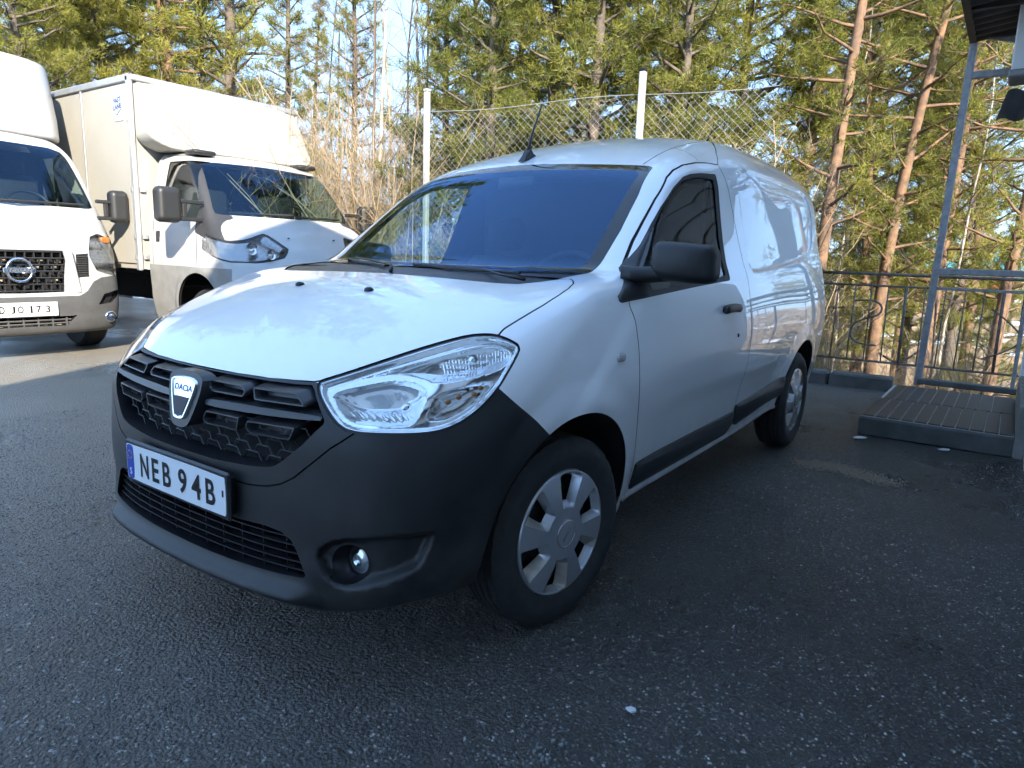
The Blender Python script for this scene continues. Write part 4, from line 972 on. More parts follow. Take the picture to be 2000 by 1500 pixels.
def corrugated(name, P0, U, Vv, nu, amp, m, parent, wav=.075):
    """sheet from corner P0 with edges U (across the waves) and Vv (along them)"""
    P0, U, Vv = Vector(P0), Vector(U), Vector(Vv); nrm = U.cross(Vv).normalized(); k = max(8, int(U.length / wav) * 8); b = MB(); VV = []
    for s_, d in ((0, 0), (1, .004)):
        for i in range(k + 1):
            h = amp * math.sin(i / k * U.length / wav * 2 * math.pi); q = P0 + U * (i / k) + nrm * (h + d); VV += [q, q + Vv]
    n = 2 * (k + 1)
    b.add(VV, [(2 * i, 2 * i + 2, 2 * i + 3, 2 * i + 1) for i in range(k)] + [(n + 2 * i, n + 2 * i + 1, n + 2 * i + 3, n + 2 * i + 2) for i in range(k)]); return b.build(name, m, parent, smooth=True)
corrugated('canopy_sheet', bloc(1.315, 2.2, 3.06), (.0, 3.28, -.04), (.80, 0, .10), 1, .018, CORR, bld, .15)
b = MB(); b.box(bloc(1.33, 3.85, 3.035), (.045, 3.3, .07)); b.build('canopy_beam', CORR, bld)
for yy in (2.6, 3.6, 4.6, 5.38): b = MB(); b.box(bloc(1.68, yy, 3.05), (.74, .045, .06)); b.build('canopy_rafter', CORR, bld)
corrugated('awning_sheet', bloc(1.585, 4.97, 2.30), (.5, 0, 0), (.04, .30, .27), 1, .020, CORR, bld, .17)
corrugated('awning_sheet', bloc(2.05, -6.5, 2.50), (0, 8.2, 0), (.56, 0, .34), 1, .018, mat('pale_corrugated_sheet', (.42, .42, .40), .6, noise=.3, nscale=4), bld, .15)
b = MB(); b.bbox(bloc(1.85, 4.90, 3.15), (.42, .30, 1.1), .01); b.build('white_duct', WALLT, bld)
b = MB(); b.bbox(bloc(1.86, 4.88, 2.585), (.46, .34, .05), .01); b.build('duct_bracket', GALV, bld)
# canopy frame: tall galvanised post, cross tube, handrail
fr = thing('canopy_frame', 'tall galvanised steel post with cross tube holding the canopy beside the step', 'post', (1.27, 5.42, .13))
b = MB(); b.bbox((.035, 0, 1.44), (.055, .055, 2.90), .006, Matrix.Rotation(.022, 3, 'Y')); b.build('post', GALV, fr)
b = MB(); b.bbox((.36, 0, 2.62), (.60, .05, .055), .006); b.build('cross_tube', GALV, fr)
b = MB(); b.bbox((.36, .0, 2.86), (.66, .035, .045), .005, Matrix.Rotation(.28, 3, 'Y')); b.build('brace', GALV, fr)
b = MB(); b.bbox((.40, 0, 1.01), (.74, .045, .055), .006); b.build('handrail', GALV, fr)
b = MB(); b.bbox((.40, 0, .86), (.74, .025, .025), .004); b.build('rail', GALV, fr)
b = MB(); b.bbox((.40, -.01, .03), (.80, .09, .05), .008); b.build('base_angle', MOSSC, fr)
b = MB(); b.bbox((.70, 0, .50), (.03, .03, .98), .004); b.build('baluster', GALV, fr)

# ------------------------------------------------------------------ railing
RAILM = mat('rusty_painted_rail', (.16, .145, .13), .65, metal=.3, col2=(.09, .065, .05), nscale=30)
rl = thing('railing', 'rusty steel railing with thin balusters and a heart scroll behind the step', 'railing', (.1, 6.42, 0))
for zz, r in ((1.09, .016), (.97, .011), (.17, .012)):
    b = MB(); b.tube([(0, 0, zz), (1.2, .06, zz - .004), (3.4, .14, zz - .012)], r, 8); b.build('rail', RAILM, rl, smooth=True)
for k in range(20):
    x = .06 + k * .165; b = MB(); b.tube([(x, x * .045, .17), (x + .012 * math.sin(k), x * .045, .97)], .0075 if k % 5 else .016, 6); b.build('baluster', RAILM, rl, smooth=True)
b = MB(); SCR = chaikin([(.40, .80), (.58, .82), (.68, .76), (.66, .66), (.52, .62), (.42, .56), (.39, .46), (.43, .37), (.55, .34), (.66, .34)], 2, closed=False)
b.tube([(x, .03, z) for x, z in SCR], .011, 6); b.build('scroll', RAILM, rl, smooth=True)
b = MB(); b.tube([(x, .03, z) for x, z in chaikin([(1.62, .80), (1.80, .66), (1.92, .52), (1.80, .40), (1.60, .30)], 2, closed=False)], .009, 6); b.build('scroll', RAILM, rl, smooth=True)
pb = thing('rusty_post', 'short rusty square post with a grey cap behind the van tail', 'post', (.20, 6.02, .0))
b = MB(); b.bbox((0, 0, .36), (.075, .075, .78), .006); b.build('shaft', mat('rusty_post_steel', (.11, .075, .05), .8, noise=.5, nscale=20), pb); b = MB(); b.bbox((0, 0, .79), (.105, .105, .12), .012); b.build('cap', GALV, pb)

# ------------------------------------------------------------------ chain-link fence
WIRE = mat('galvanised_wire', (.46, .47, .46), .45, metal=.35)
FA = Vector((-8.6, 4.30, 0)); FB = Vector((1.9, 5.42, 0))
POSTX = [-6.67, -4.06, -1.45, 1.06]
fence = thing('chain_link_fence', 'tall galvanised chain-link fence with concrete-grey posts in front of the pines', 'fence', (0, 5.25, 0))
def fence_y(x): return 4.70 + (x + 4.06) * (.35 / 2.61) - 5.25
PALEP = mat('pale_galvanised_post', (.42, .42, .41), .6, metal=.15, noise=.15, nscale=12)
for x in POSTX[:3]:
    b = MB(); b.bbox((x, fence_y(x) - .04, 1.50), (.062, .062, 3.04), .008); p_ = b.build('post', PALEP, fence); b = MB(); b.bbox((x, fence_y(x) - .04, 3.035), (.068, .068, .03), .006); b.build('post_cap', DARK if x > -2 else PALEP, p_)
# woven wires: each is a zig-zag; neighbours hook at the knuckles
cell = .0425; zt, zb = 2.80, .05; xs0, xs1 = -7.0, -.15; nz = int((zt - zb) / cell); P0, P1 = [], []
for k in range(int((xs1 - xs0) / cell)):
    x0 = xs0 + k * cell; zz = zb + np.arange(nz + 1) * cell; xx = x0 + cell * ((np.arange(nz + 1) + k) % 2); yy = np.array([fence_y(v) for v in xx]) + .003 * (((np.arange(nz + 1)) % 2) * 2 - 1)
    sag = .02 * np.sin(xx * 2.4); pts = np.stack([xx, yy, zz + sag * (zz / zt)], 1); P0.append(pts[:-1]); P1.append(pts[1:])
P0 = np.concatenate(P0); P1 = np.concatenate(P1)
def seg_mesh(P0, P1, r0, r1, n=3):
    d = P1 - P0; d = d / np.maximum(np.linalg.norm(d, axis=1, keepdims=True), 1e-9); ref = np.where(np.abs(d[:, 2:3]) < .9, np.array([[0, 0, 1.]]), np.array([[1., 0, 0]]))
    a = np.cross(d, ref); a /= np.linalg.norm(a, axis=1, keepdims=True); b = np.cross(d, a); r0 = np.broadcast_to(np.asarray(r0, float), (len(P0),))[:, None]; r1 = np.broadcast_to(np.asarray(r1, float), (len(P0),))[:, None]
    R0, R1 = [], []
    for k in range(n):
        t = 2 * math.pi * k / n; e = a * math.cos(t) + b * math.sin(t); R0.append(P0 + e * r0); R1.append(P1 + e * r1)
    V = np.stack(R0 + R1, 1); m = len(P0); base = (np.arange(m) * 2 * n)[:, None]
    F = np.concatenate([base + np.array([[k, (k + 1) % n, n + (k + 1) % n, n + k]]) for k in range(n)])
    return V.reshape(-1, 3), F
Vw, Fw = seg_mesh(P0, P1, .00135, .00135, 3); tag(np_obj('wire_mesh', Vw, Fw, WIRE, fence), kind='stuff')
b = MB(); b.tube([(x, fence_y(x), 2.80 + .02 * math.sin(x * 2.4)) for x in np.linspace(xs0, xs1, 40)], .003, 5); b.build('top_wire', WIRE, fence)
# ------------------------------------------------------------------ box trucks (front towards -y in their own frames, turned to face +x)
TWHITE = mat('white_truck_paint', (.42, .417, .41), .38, coat=.5, coat_rough=.05, noise=.05, nscale=4)
CREAM = mat('cream_box_panel', (.37, .355, .315), .5, noise=.07, nscale=3); TGREY = mat('faded_grey_plastic', (.085, .085, .085), .6, noise=.25, nscale=9, bump=.1, bscale=300)
TRIMD = mat('dark_grey_pillar_trim', (.035, .035, .037), .55, noise=.2, nscale=9); TDARK = mat('black_mirror_plastic', (.022, .022, .022), .45); ALU = mat('aluminium_profile', (.52, .53, .53), .45, metal=.6, noise=.15, nscale=8)
TGLASS = glass_mat('truck_windscreen', (.55, .68, .70), ior=1.6, mixgain=(.45, .68, 1.0)); CHR2 = mat('dull_chrome', (.62, .63, .65), .18, metal=1.0)  # truck glass: sky-blue reflection coloured into the mirror tint
BISC = mat('tan_radiator', (.45, .34, .22), .7)
REFL2 = mat('ribbed_lamp_reflector', (.36, .365, .37), .18, metal=.8, col2=(.20, .205, .21), nscale=40)
class Cutter:
    def __init__(s, field, lo, hi, h, parent): s.f = field; s.V, s.T = net_mesh(field, lo, hi, h, 3); s.p = parent
    def cut(s, *fns):
        for g in fns: s.V, s.T = split(s.V, s.T, g, s.f)
    def done(s): s.N = normals(s.f, s.V); s.C = s.V[s.T].mean(1); s.lab = np.full(len(s.T), 'body', dtype='U16')
    def put(s, name, key, m, off=0.0, parent=None, sel=None):
        k = s.lab == key
        if sel is not None: k = k & sel
        if not k.any(): return None
        u, F = sub(s.V, s.T, k); return np_obj(name, s.V[u] + s.N[u] * off, F, m, parent or s.p, s.N[u])
def simple_wheel(parent, x, y, R, w):
    sg = 1 if x > 0 else -1; b = MB(); hw = w / 2
    b.lathe([(R * .6, hw - .02), (R * .80, hw), (R * .93, hw - .012), (R, hw - .04), (R, -hw + .04), (R * .9, -hw), (R * .6, -hw + .02)], 'x', (0, 0, 0), 40)
    wh = bpy.data.objects.new('wheel', None); COL.objects.link(wh); wh.parent = parent; wh.location = (x, y, R); wh.rotation_euler.z = 0 if sg > 0 else math.pi
    b.build('tyre', TYRE, wh, smooth=True, auto=40); b = MB(); b.lathe([(R * .62, hw - .02), (R * .55, hw - .05), (R * .30, hw - .06), (R * .25, hw - .02), (.001, hw - .02)], 'x', (0, 0, 0), 32); b.build('rim', ALU, wh, smooth=True, auto=40); return wh
def blob(name, f, lo, hi, h, m, parent):
    V_, T_ = net_mesh(f, lo, hi, h, 3); return np_obj(name, V_, T_, m, parent, normals(f, V_, .002))
def rbox(c, d, r):
    def f(x, y, z):
        q = [np.abs(v - c[i]) - d[i] / 2 + r for i, v in enumerate((x, y, z))]; o = np.sqrt(sum(np.maximum(v, 0) ** 2 for v in q)); return o + np.minimum(np.maximum(np.maximum(q[0], q[1]), q[2]), 0) - r
    return f
def twin_mirror(parent, sg, y, z0, z1, xa, xb, w):
    m = blob('door_mirror', rbox((sg * (xb + w / 2), y, (z0 + z1) / 2), (w, .15, z1 - z0), .055), (sg * (xb + w / 2) - w, y - .2, z0 - .05), (sg * (xb + w / 2) + w, y + .2, z1 + .05), .016, TDARK, parent)
    for k in (.28, .78):
        zz = z0 + (z1 - z0) * (.12 if k < .5 else .62); b = MB(); b.bbox((sg * (xa + xb + w * .5) / 2, y - .02, zz), (xb + w * .5 - xa, .045, .038), .008); b.build('mirror_arm', TDARK, m)
    b = MB(); b.bbox((sg * (xb - .04), y - .02, (z0 + z1) / 2 - .03), (.045, .035, (z1 - z0) * .5), .008); b.build('mirror_bracket', TDARK, m)
    b = MB(); b.bbox((sg * (xb + w / 2), y + .076, (z0 + z1) / 2), (w * .8, .006, (z1 - z0) * .8), .01); b.build('mirror_glass', CHROME, m); return m

# ---- the taller cream one in the middle
iv = thing('box_truck', 'white box truck with a cream cargo body and sloping cream roof fairing', 'truck', (-4.2, 3.2, 0), math.pi / 2, 'box trucks parked side by side')
I_SIDE = Spline([(.2,.88),(.45,.95),(.7,.975),(1.0,.98),(1.35,.955),(1.6,.915),(2.0,.835),(2.2,.78)])
I_HOOD = Spline([(-.3,.80),(-.18,.95),(-.08,1.06),(.1,1.18),(.3,1.33),(.45,1.435),(.62,1.50),(1.0,1.58)])
I_WIN = Spline([(1.3,.32),(1.45,.44),(1.6,.555),(1.8,.715),(2.0,.885),(2.1,.985),(2.3,1.25)])
I_ROOF = Spline([(.7,1.86),(.9,2.02),(1.05,2.09),(1.3,2.14),(1.7,2.16),(2.0,2.16)])
I_FRONT = Spline([(.2,-.06),(.35,-.14),(.6,-.165),(.8,-.155),(.95,-.12),(1.1,-.04)])
def iv_field(x, y, z):
    u = np.sqrt(x * x + 1e-8); w = I_SIDE(z) - .10 * np.clip((.45 - y) / .6, 0, 1.5) ** 2
    r = np.hypot(y - .75, z - .47); w = w + .02 * (1 - sstep(.43, .52, r))
    side = (u - w) * .96; hood = (z - (I_HOOD(y) - .05 * (u / .8) ** 2)) * .85; win = (I_WIN(z) + .20 * u * u - y) * .76; roof = (z - (I_ROOF(y) - .03 * (u / .7) ** 2)) * .95
    f = smin(smax(side, hood, .16), smax(smax(side, win, .07), roof, .12), .04)
    f = smax(f, (I_FRONT(z) + .12 * u * u + .20 * u ** 4 - y) * .95, .12)
    return smax(smax(f, y - 1.72, .03), .30 - z, .03)
I_SWIN = [(1.46,2.02),(1.50,1.42),(.80,1.42),(.76,1.55),(.95,1.93),(1.02,2.02)]; I_TRIM = [(1.04,2.05),(.90,2.05),(.60,1.56),(.44,1.33),(.33,1.20),(.50,1.18),(.80,1.28),(.80,1.42),(.76,1.55),(.95,1.93),(1.0,2.0)]
I_WS = [(-.1,2.035),(.60,2.02),(.73,2.0),(.765,1.95),(.86,1.52),(.86,1.475),(.80,1.462),(-.1,1.462)]
I_HEAD = [(.17,1.16),(.26,1.24),(.10,1.20),(-.20,1.11),(-.285,1.07),(-.27,1.03),(-.16,1.01),(.02,1.05),(.13,1.10)]
iu = lambda V: np.abs(V[:, 0])
gi = dict(swin=lambda V: np.where(iu(V) > .6, poly_sdf(I_SWIN, V[:, 1], V[:, 2]), BIG), trim=lambda V: np.where(iu(V) > .72, poly_sdf(I_TRIM, V[:, 1], V[:, 2]), BIG), ws=lambda V: np.where((V[:, 1] < 1.3) & (V[:, 2] > 1.4), poly_sdf(I_WS, iu(V), V[:, 2]), BIG),
          head=lambda V: np.where((V[:, 1] < .6) & (V[:, 2] < 1.35), poly_sdf(I_HEAD, (-iu(V) * .70710678 + V[:, 1] * .70710678) * -1 * -1 + .62, V[:, 2]), BIG),
          low=lambda V: V[:, 2] - np.where(V[:, 1] > .2, .93, .80), arch=lambda V: np.where(iu(V) > .5, np.hypot(V[:, 1] - .75, V[:, 2] - .47) - .40, BIG), dgap=lambda V: np.where(iu(V) > .6, poly_sdf([(1.62,2.09),(1.62,.52),(1.02,.52),(.76,.95),(.76,1.30),(.72,1.5),(.98,2.09)], V[:, 1], V[:, 2]), BIG),
          lip=lambda V: np.where(iu(V) > .5, np.hypot(V[:, 1] - .75, V[:, 2] - .47) - .45, BIG))
def i_head(V):      # headlight outline measured along the corner: s = (y - |x|) / sqrt 2
    s = (V[:, 1] - iu(V)) * .70710678; return np.where((V[:, 1] < .6) & (V[:, 2] < 1.35) & (V[:, 2] > .9), poly_sdf([(-.19,1.275),(-.27,1.25),(-.50,1.165),(-.61,1.10),(-.60,1.03),(-.52,1.005),(-.36,1.06),(-.23,1.15)], s, V[:, 2]), BIG)
gi['head'] = i_head
gi['grl'] = lambda V: np.where((V[:, 1] < .3) & (V[:, 2] > .5), poly_sdf([(-.1,1.0),(.44,.985),(.50,.93),(.42,.80),(-.1,.79)], iu(V), V[:, 2]), BIG)
C1 = Cutter(iv_field, (-1.1, -.35, .2), (1.1, 1.85, 2.3), .022, iv)
C1.cut(gi['arch'], gi['lip'], gi['low'], gi['swin'], gi['trim'], gi['ws'], gi['grl'], gi['head'], lambda V: gi['head'](V) - .014, lambda V: gi['dgap'](V) - .004, lambda V: gi['dgap'](V) + .004); C1.done()
g = {k: f(C1.C) for k, f in gi.items()}; lb = C1.lab
lb[np.abs(g['dgap']) < .004] = 'gap'; lb[g['low'] < 0] = 'low'; lb[(g['lip'] < 0)] = 'low'; lb[g['grl'] < 0] = 'grl'; lb[g['trim'] < 0] = 'trim'; lb[g['swin'] < 0] = 'swin'; lb[g['ws'] < 0] = 'ws'; lb[g['head'] < .014] = 'hseal'; lb[g['head'] < 0] = 'head'; lb[g['arch'] < 0] = 'drop'; lb[C1.C[:, 1] > 1.70] = 'drop'; lb[C1.C[:, 2] < .33] = 'drop'
ivg = C1.put('grille', 'grl', DARK, -.02)
for k in range(4): b = MB(); b.tube([(x, -.155 + .12 * x * x + .2 * x ** 4 + .02 * k * k * .3, .825 + k * .045) for x in np.linspace(-.42 - .01 * k, .42 + .01 * k, 13)], .011, 6); b.build('grille_bar', TDARK, ivg)
cab = C1.put('cab', 'body', TWHITE); C1.put('lower_cladding', 'low', mat('pale_grey_cladding', (.24, .235, .22), .6, noise=.2, nscale=8)); [C1.put('pillar_trim', 'trim', TRIMD, 0, None, (C1.C[:, 0] > 0) == q_) for q_ in (True, False)]; C1.put('windscreen', 'ws', TGLASS); C1.put('door_gap', 'gap', DARK, -.008)
for s_ in (True, False):
    C1.put('side_window', 'swin', SGLASS, -.005, None, (C1.C[:, 0] > 0) == s_)
    C1.put('headlight_seal', 'hseal', RUBBER, -.002, None, (C1.C[:, 0] > 0) == s_)
    hl = C1.put('headlight', 'head', LENS, 0, None, (C1.C[:, 0] > 0) == s_)
    if hl:
        V_ = np.array([v.co[:] for v in hl.data.vertices]); u, F = sub(C1.V, C1.T, (lb == 'head') & ((C1.C[:, 0] > 0) == s_)); P_, F_ = subdiv(C1.V[u], F); s0 = (P_[:, 1] - np.abs(P_[:, 0])) * .7071
        P_, F_ = subdiv(P_, F_); s0 = (P_[:, 1] - np.abs(P_[:, 0])) * .7071; dep = .02 + .05 * np.sin(np.clip((s0 + .62) / .43, 0, 1) * 2 * math.pi) ** 2; np_obj('reflector', P_ + np.array([0, 1, 0]) * dep[:, None], F_, REFL2, hl)
for sx in (-1, 1):
    for (lx, ly, lz, lr) in ((.82, .07, 1.135, .058), (.66, -.02, 1.085, .05)):
        b = MB(); b.lathe([(.001, .05), (lr * .35, .045), (lr * .8, .02), (lr, -.012), (lr * 1.08, -.012)], 'y', (sx * lx, ly, lz), 20); b.build('lamp_bowl', CHR2, iv, smooth=True)
C1.put('cab_lining', 'body', CABIN, -.03); C1.put('cab_lining', 'low', CABIN, -.03)
b = MB(); b.bbox((0, .86, 1.36), (1.60, .62, .20), .06); b.build('dashboard', CABIN, iv, smooth=True, auto=50); b = MB(); b.box((0, 1.66, 1.3), (1.6, .03, 1.5)); b.build('bulkhead', CABIN, iv)
for sx in (.45, -.45): b = MB(); b.bbox((sx, 1.42, 1.45), (.48, .16, .65), .06); b.bbox((sx, 1.45, 1.86), (.28, .10, .20), .05); b.build('seat', SEATM, iv, smooth=True, auto=50)
b = MB(); b.tube([(.45 + .2 * math.cos(a), 1.02 + .10 * math.sin(a), 1.50 + .15 * math.sin(a)) for a in np.linspace(0, 6.283, 25)], .016, 6, cap=False); b.build('steering_wheel', TDARK, iv, smooth=True)
for sg in (-1, 1): twin_mirror(iv, sg, .72, 1.36, 1.70, .93, 1.17, .24); simple_wheel(iv, sg * .83, .75, .35, .22)
for x0, x1 in ((-.72, -.05), (.0, .72)): b = MB(); b.tube([(x0, .62 - .2 * (1 - (x0 / .8) ** 2) + .02, 1.485), (x1, .60 - .2 * (1 - (x1 / .8) ** 2) + .02, 1.50)], .012, 5); b.build('wiper', TDARK, iv)
for sg in (-1, 1):
    b = MB(); b.bbox((sg * .965, 1.52, 1.20), (.035, .10, .19), .015); b.build('door_handle', TDARK, iv, smooth=True, auto=50); b = MB(); b.bbox((sg * .66, 1.16, 2.115), (.26, .22, .05), .02); b.build('roof_lamp', TDARK, iv, smooth=True, auto=50)
b = MB(); b.box((0, 1.2, .55), (1.4, 1.4, .3)); b.box((0, 3.9, .62), (.9, 4.2, .30)); b.build('chassis', DARK, iv)
for sx in (-.3, .3): b = MB(); b.lathe([(.012, -.004), (.010, .008), (.001, .01)], 'z', (sx, .18, 1.25), 10); b.build('washer_jet', TDARK, iv)
# cargo body: panels in aluminium corner profiles
XW, Y0_, Y1_, Z0_, Z1_ = 1.06, 1.76, 5.9, .86, 2.88
b = MB(); b.box((0, (Y0_ + Y1_) / 2, (Z0_ + Z1_) / 2), (2 * XW - .03, Y1_ - Y0_ - .03, Z1_ - Z0_ - .03)); body = b.build('cargo_body', CREAM, iv)
for sg in (-1, 1):
    yy = [Y0_ + .03, Y0_ + 1.08, Y0_ + 2.3, Y1_ - .05]
    for a_, c_ in zip(yy[:-1], yy[1:]): b = MB(); b.bbox((sg * (XW - .008), (a_ + c_) / 2, (Z0_ + Z1_) / 2), (.02, c_ - a_ - .012, Z1_ - Z0_ - .14), .004); b.build('side_panel', CREAM, body)
    b = MB(); b.bbox((sg * (XW - .005), Y0_ + .022, (Z0_ + Z1_) / 2), (.05, .075, Z1_ - Z0_ + .01), .012); b.build('corner_profile', ALU, body)
    b = MB(); b.bbox((sg * (XW - .005), (Y0_ + Y1_) / 2, Z1_ - .02), (.05, Y1_ - Y0_, .075), .01); b.build('top_profile', ALU, body)
    b = MB(); b.bbox((sg * (XW + .004), Y0_ + 1.10, (Z0_ + Z1_) / 2), (.02, .035, Z1_ - Z0_ - .08), .005); b.build('door_edge', ALU, body)
    for zz in (1.0, 1.22, 1.72, 2.45): b = MB(); b.bbox((sg * (XW + .012), Y0_ + .05, zz), (.02, .05, .05), .006); b.build('latch', ALU, body); b = MB(); b.bbox((sg * (XW - .07), Y0_ - .005, zz), (.06, .03, .05), .006); b.build('latch', ALU, body)
b = MB(); b.bbox((0, Y0_ - .01, Z1_ - .015), (2 * XW, .05, .06), .01); b.build('top_profile', ALU, body)
sgn_ = MB(); sgn_.bbox((-XW - .006, Y0_ + .26, 2.62), (.006, .20, .36), .002); sg_o = sgn_.build('sign_plate', mat('sign_white', (.50, .51, .52), .4), body); SB = mat('sign_blue', (.015, .07, .20), .5)
for txt, zz, sc in (('FAST', 2.63, .070), ('LANE', 2.565, .070)):
    VT, FT = text_mesh(txt, sc, bold=.003); VT[:, 0] -= VT[:, 0].mean(); b = MB(); b.add([(-XW - .0105, Y0_ + .26 - v[0] * 1.0, zz + v[1] + v[0] * .12) for v in VT], FT); b.build('sign_lettering', SB, sg_o)
b = MB(); b.tube([(-XW - .011, Y0_ + .33, 2.53), (-XW - .011, Y0_ + .28, 2.50), (-XW - .011, Y0_ + .24, 2.535), (-XW - .011, Y0_ + .19, 2.555)], .004, 4); b.build('sign_swoosh', SB, sg_o)
def fair_field(x, y, z):
    u = np.sqrt(x * x + 1e-8); t = np.clip((z - 2.10) / .75, -.3, 1.4)
    f = smax((1.28 + .42 * t + .05 * u ** 3 + .30 * np.clip(u - .80, 0, 1) ** 2 * (1 - t) - y) * .85, u - (1.035 - .10 * np.clip(.25 - t, 0, 1) * 1.2), .05); f = smax(f, y - 1.76, .02)
    bot = 2.135 + .10 * np.clip((u - .78) / .25, 0, 1.5) ** 2 - z
    return smax(smax(f, bot, .05), z - 2.85, .03)
blob('roof_fairing', fair_field, (-1.15, 1.1, 2.0), (1.15, 1.85, 2.95), .03, CREAM, iv)

# ---- the one at the left edge
ni = thing('box_truck', 'white truck at the left edge with black grille, round emblem and worn grey bumper', 'truck', (-5.72, .89, 0), math.pi / 2, 'box trucks parked side by side')
N_SIDE = Spline([(.2,.93),(.45,1.0),(.7,1.02),(1.0,1.02),(1.35,.985),(1.6,.94),(2.0,.84),(2.3,.74)])
N_HOOD = Spline([(-.1,.85),(-.02,1.0),(.05,1.09),(.15,1.27),(.25,1.42),(.40,1.50),(.8,1.56)])
N_WIN = Spline([(1.3,.08),(1.47,.19),(1.7,.34),(2.0,.56),(2.15,.70),(2.4,.98)]); N_ROOF = Spline([(.5,1.95),(.62,2.10),(.8,2.19),(1.1,2.24),(1.8,2.26)])
N_FRONT = Spline([(.2,.06),(.28,.0),(.45,-.03),(.62,-.02),(.8,.015),(1.05,.05),(1.2,.12)])
def ni_field(x, y, z):
    u = np.sqrt(x * x + 1e-8); w = N_SIDE(z) - .09 * np.clip((.40 - y) / .5, 0, 1.5) ** 2
    side = (u - w) * .96; hood = (z - (N_HOOD(y) - .05 * (u / .8) ** 2)) * .72; win = (N_WIN(z) + .18 * u * u - y) * .80; roof = (z - (N_ROOF(y) - .03 * (u / .7) ** 2)) * .95
    f = smin(smax(side, hood, .14), smax(smax(side, win, .07), roof, .12), .04)
    f = smax(f, (N_FRONT(z) + .08 * u * u + .16 * u ** 4 - y) * .95, .10)
    return smax(smax(f, y - 1.6, .03), .235 - z, .05)
N_GR = [(-.1,1.055),(.435,1.055),(.37,.655),(-.1,.645)]; N_WS = [(-.1,2.10),(.62,2.09),(.72,2.06),(.755,2.0),(.86,1.56),(.87,1.50),(.82,1.485),(-.1,1.485)]; N_SW = [(1.4,2.04),(1.4,1.52),(.45,1.50),(.62,1.85),(.78,2.04)]
N_HEADP = [(-.555,1.07),(-.50,1.15),(-.40,1.235),(-.37,1.20),(-.40,1.0),(-.44,.86),(-.52,.80),(-.62,.755),(-.61,.86)]
N_LOWP = [(-.1,.615),(.52,.615),(.60,.66),(.68,.75),(.78,.79),(.9,.80),(1.2,.83),(1.2,0),(-.1,0)]; N_SC = [(.70,.515),(.78,.62),(.96,.655),(1.02,.64),(.86,.53)]; N_INT = [(-.1,.42),(.46,.42),(.37,.325),(-.1,.335)]; N_FIN = [(.53,1.02),(.66,1.03),(.64,.80),(.51,.79)]
gn = dict(gr=lambda V: np.where(V[:, 1] < .4, poly_sdf(N_GR, iu(V), V[:, 2]), BIG), ws=lambda V: np.where((V[:, 1] < 1.1) & (V[:, 2] > 1.42), poly_sdf(N_WS, iu(V), V[:, 2]), BIG), sw=lambda V: np.where(iu(V) > .6, poly_sdf(N_SW, V[:, 1], V[:, 2]), BIG),
          head=lambda V: np.where((V[:, 1] < .6), poly_sdf(N_HEADP, (V[:, 1] - iu(V)) * .70710678, V[:, 2]), BIG), low=lambda V: poly_sdf(N_LOWP, iu(V), V[:, 2]) + 0 * V[:, 0], sc=lambda V: np.where(V[:, 1] < .4, poly_sdf(N_SC, iu(V), V[:, 2]), BIG), it=lambda V: np.where(V[:, 1] < .4, poly_sdf(N_INT, iu(V), V[:, 2]), BIG),
          fin=lambda V: np.where(V[:, 1] < .4, poly_sdf(N_FIN, iu(V), V[:, 2]), BIG), arch=lambda V: np.where(iu(V) > .5, np.hypot(V[:, 1] - .86, V[:, 2] - .42) - .40, BIG))
C2 = Cutter(ni_field, (-1.15, -.2, .15), (1.15, 1.75, 2.4), .022, ni)
C2.cut(*gn.values(), lambda V: np.where(V[:, 1] < .3, V[:, 2] - 1.066, BIG)); C2.done(); g = {k: f(C2.C) for k, f in gn.items()}; lb = C2.lab
lb[g['low'] < 0] = 'low'; lb[g['ws'] < 0] = 'ws'; lb[g['sw'] < 0] = 'sw'; lb[g['head'] < 0] = 'head'; lb[(g['gr'] < 0) | (g['it'] < 0) | (g['arch'] < 0) | (C2.C[:, 1] > 1.58) | (C2.C[:, 2] < .24)] = 'drop'; lb[g['sc'] < 0] = 'sc'; lb[g['fin'] < 0] = 'fin'
C2.put('cab', 'body', TWHITE); nb = C2.put('bumper', 'low', TGREY); C2.put('windscreen', 'ws', TGLASS); [C2.put('bumper_scoop', 'sc', DARK, -.04, nb, (C2.C[:, 0] > 0) == q_) for q_ in (True, False)]; C2.put('side_vent', 'fin', TDARK, -.02)
for s_ in (True, False):
    C2.put('side_window', 'sw', SGLASS, -.005, None, (C2.C[:, 0] > 0) == s_); hl = C2.put('headlight', 'head', LENS, 0, None, (C2.C[:, 0] > 0) == s_)
    k = (lb == 'head') & ((C2.C[:, 0] > 0) == s_); u, F = sub(C2.V, C2.T, k); P_, F_ = subdiv(C2.V[u], F); P_, F_ = subdiv(P_, F_)
    dep = .02 + .05 * np.sin((P_[:, 2] - .75) / .48 * 2.5 * math.pi) ** 2 ; np_obj('reflector', P_ + np.array([0, .9, 0]) * dep[:, None], F_, REFL2, hl)
    sx = 1 if s_ else -1; c = at_ = (sx * .90, .28, 1.17); blob('indicator', rbox((sx * .915, .30, 1.17), (.10, .05, .07), .02), (sx * .915 - .1, .2, 1.1), (sx * .915 + .1, .4, 1.25), .012, AMBER, hl)
C2.put('cab_lining', 'body', CABIN, -.03); C2.put('cab_lining', 'low', CABIN, -.03)
gy2 = lambda x: .02 + .08 * x * x
b = MB(); b.add([(sx * .45, .13, z) for sx in (-1, 1) for z in (.62, 1.07)], [(0, 1, 3, 2)]); grn = b.build('grille', DARK, ni)
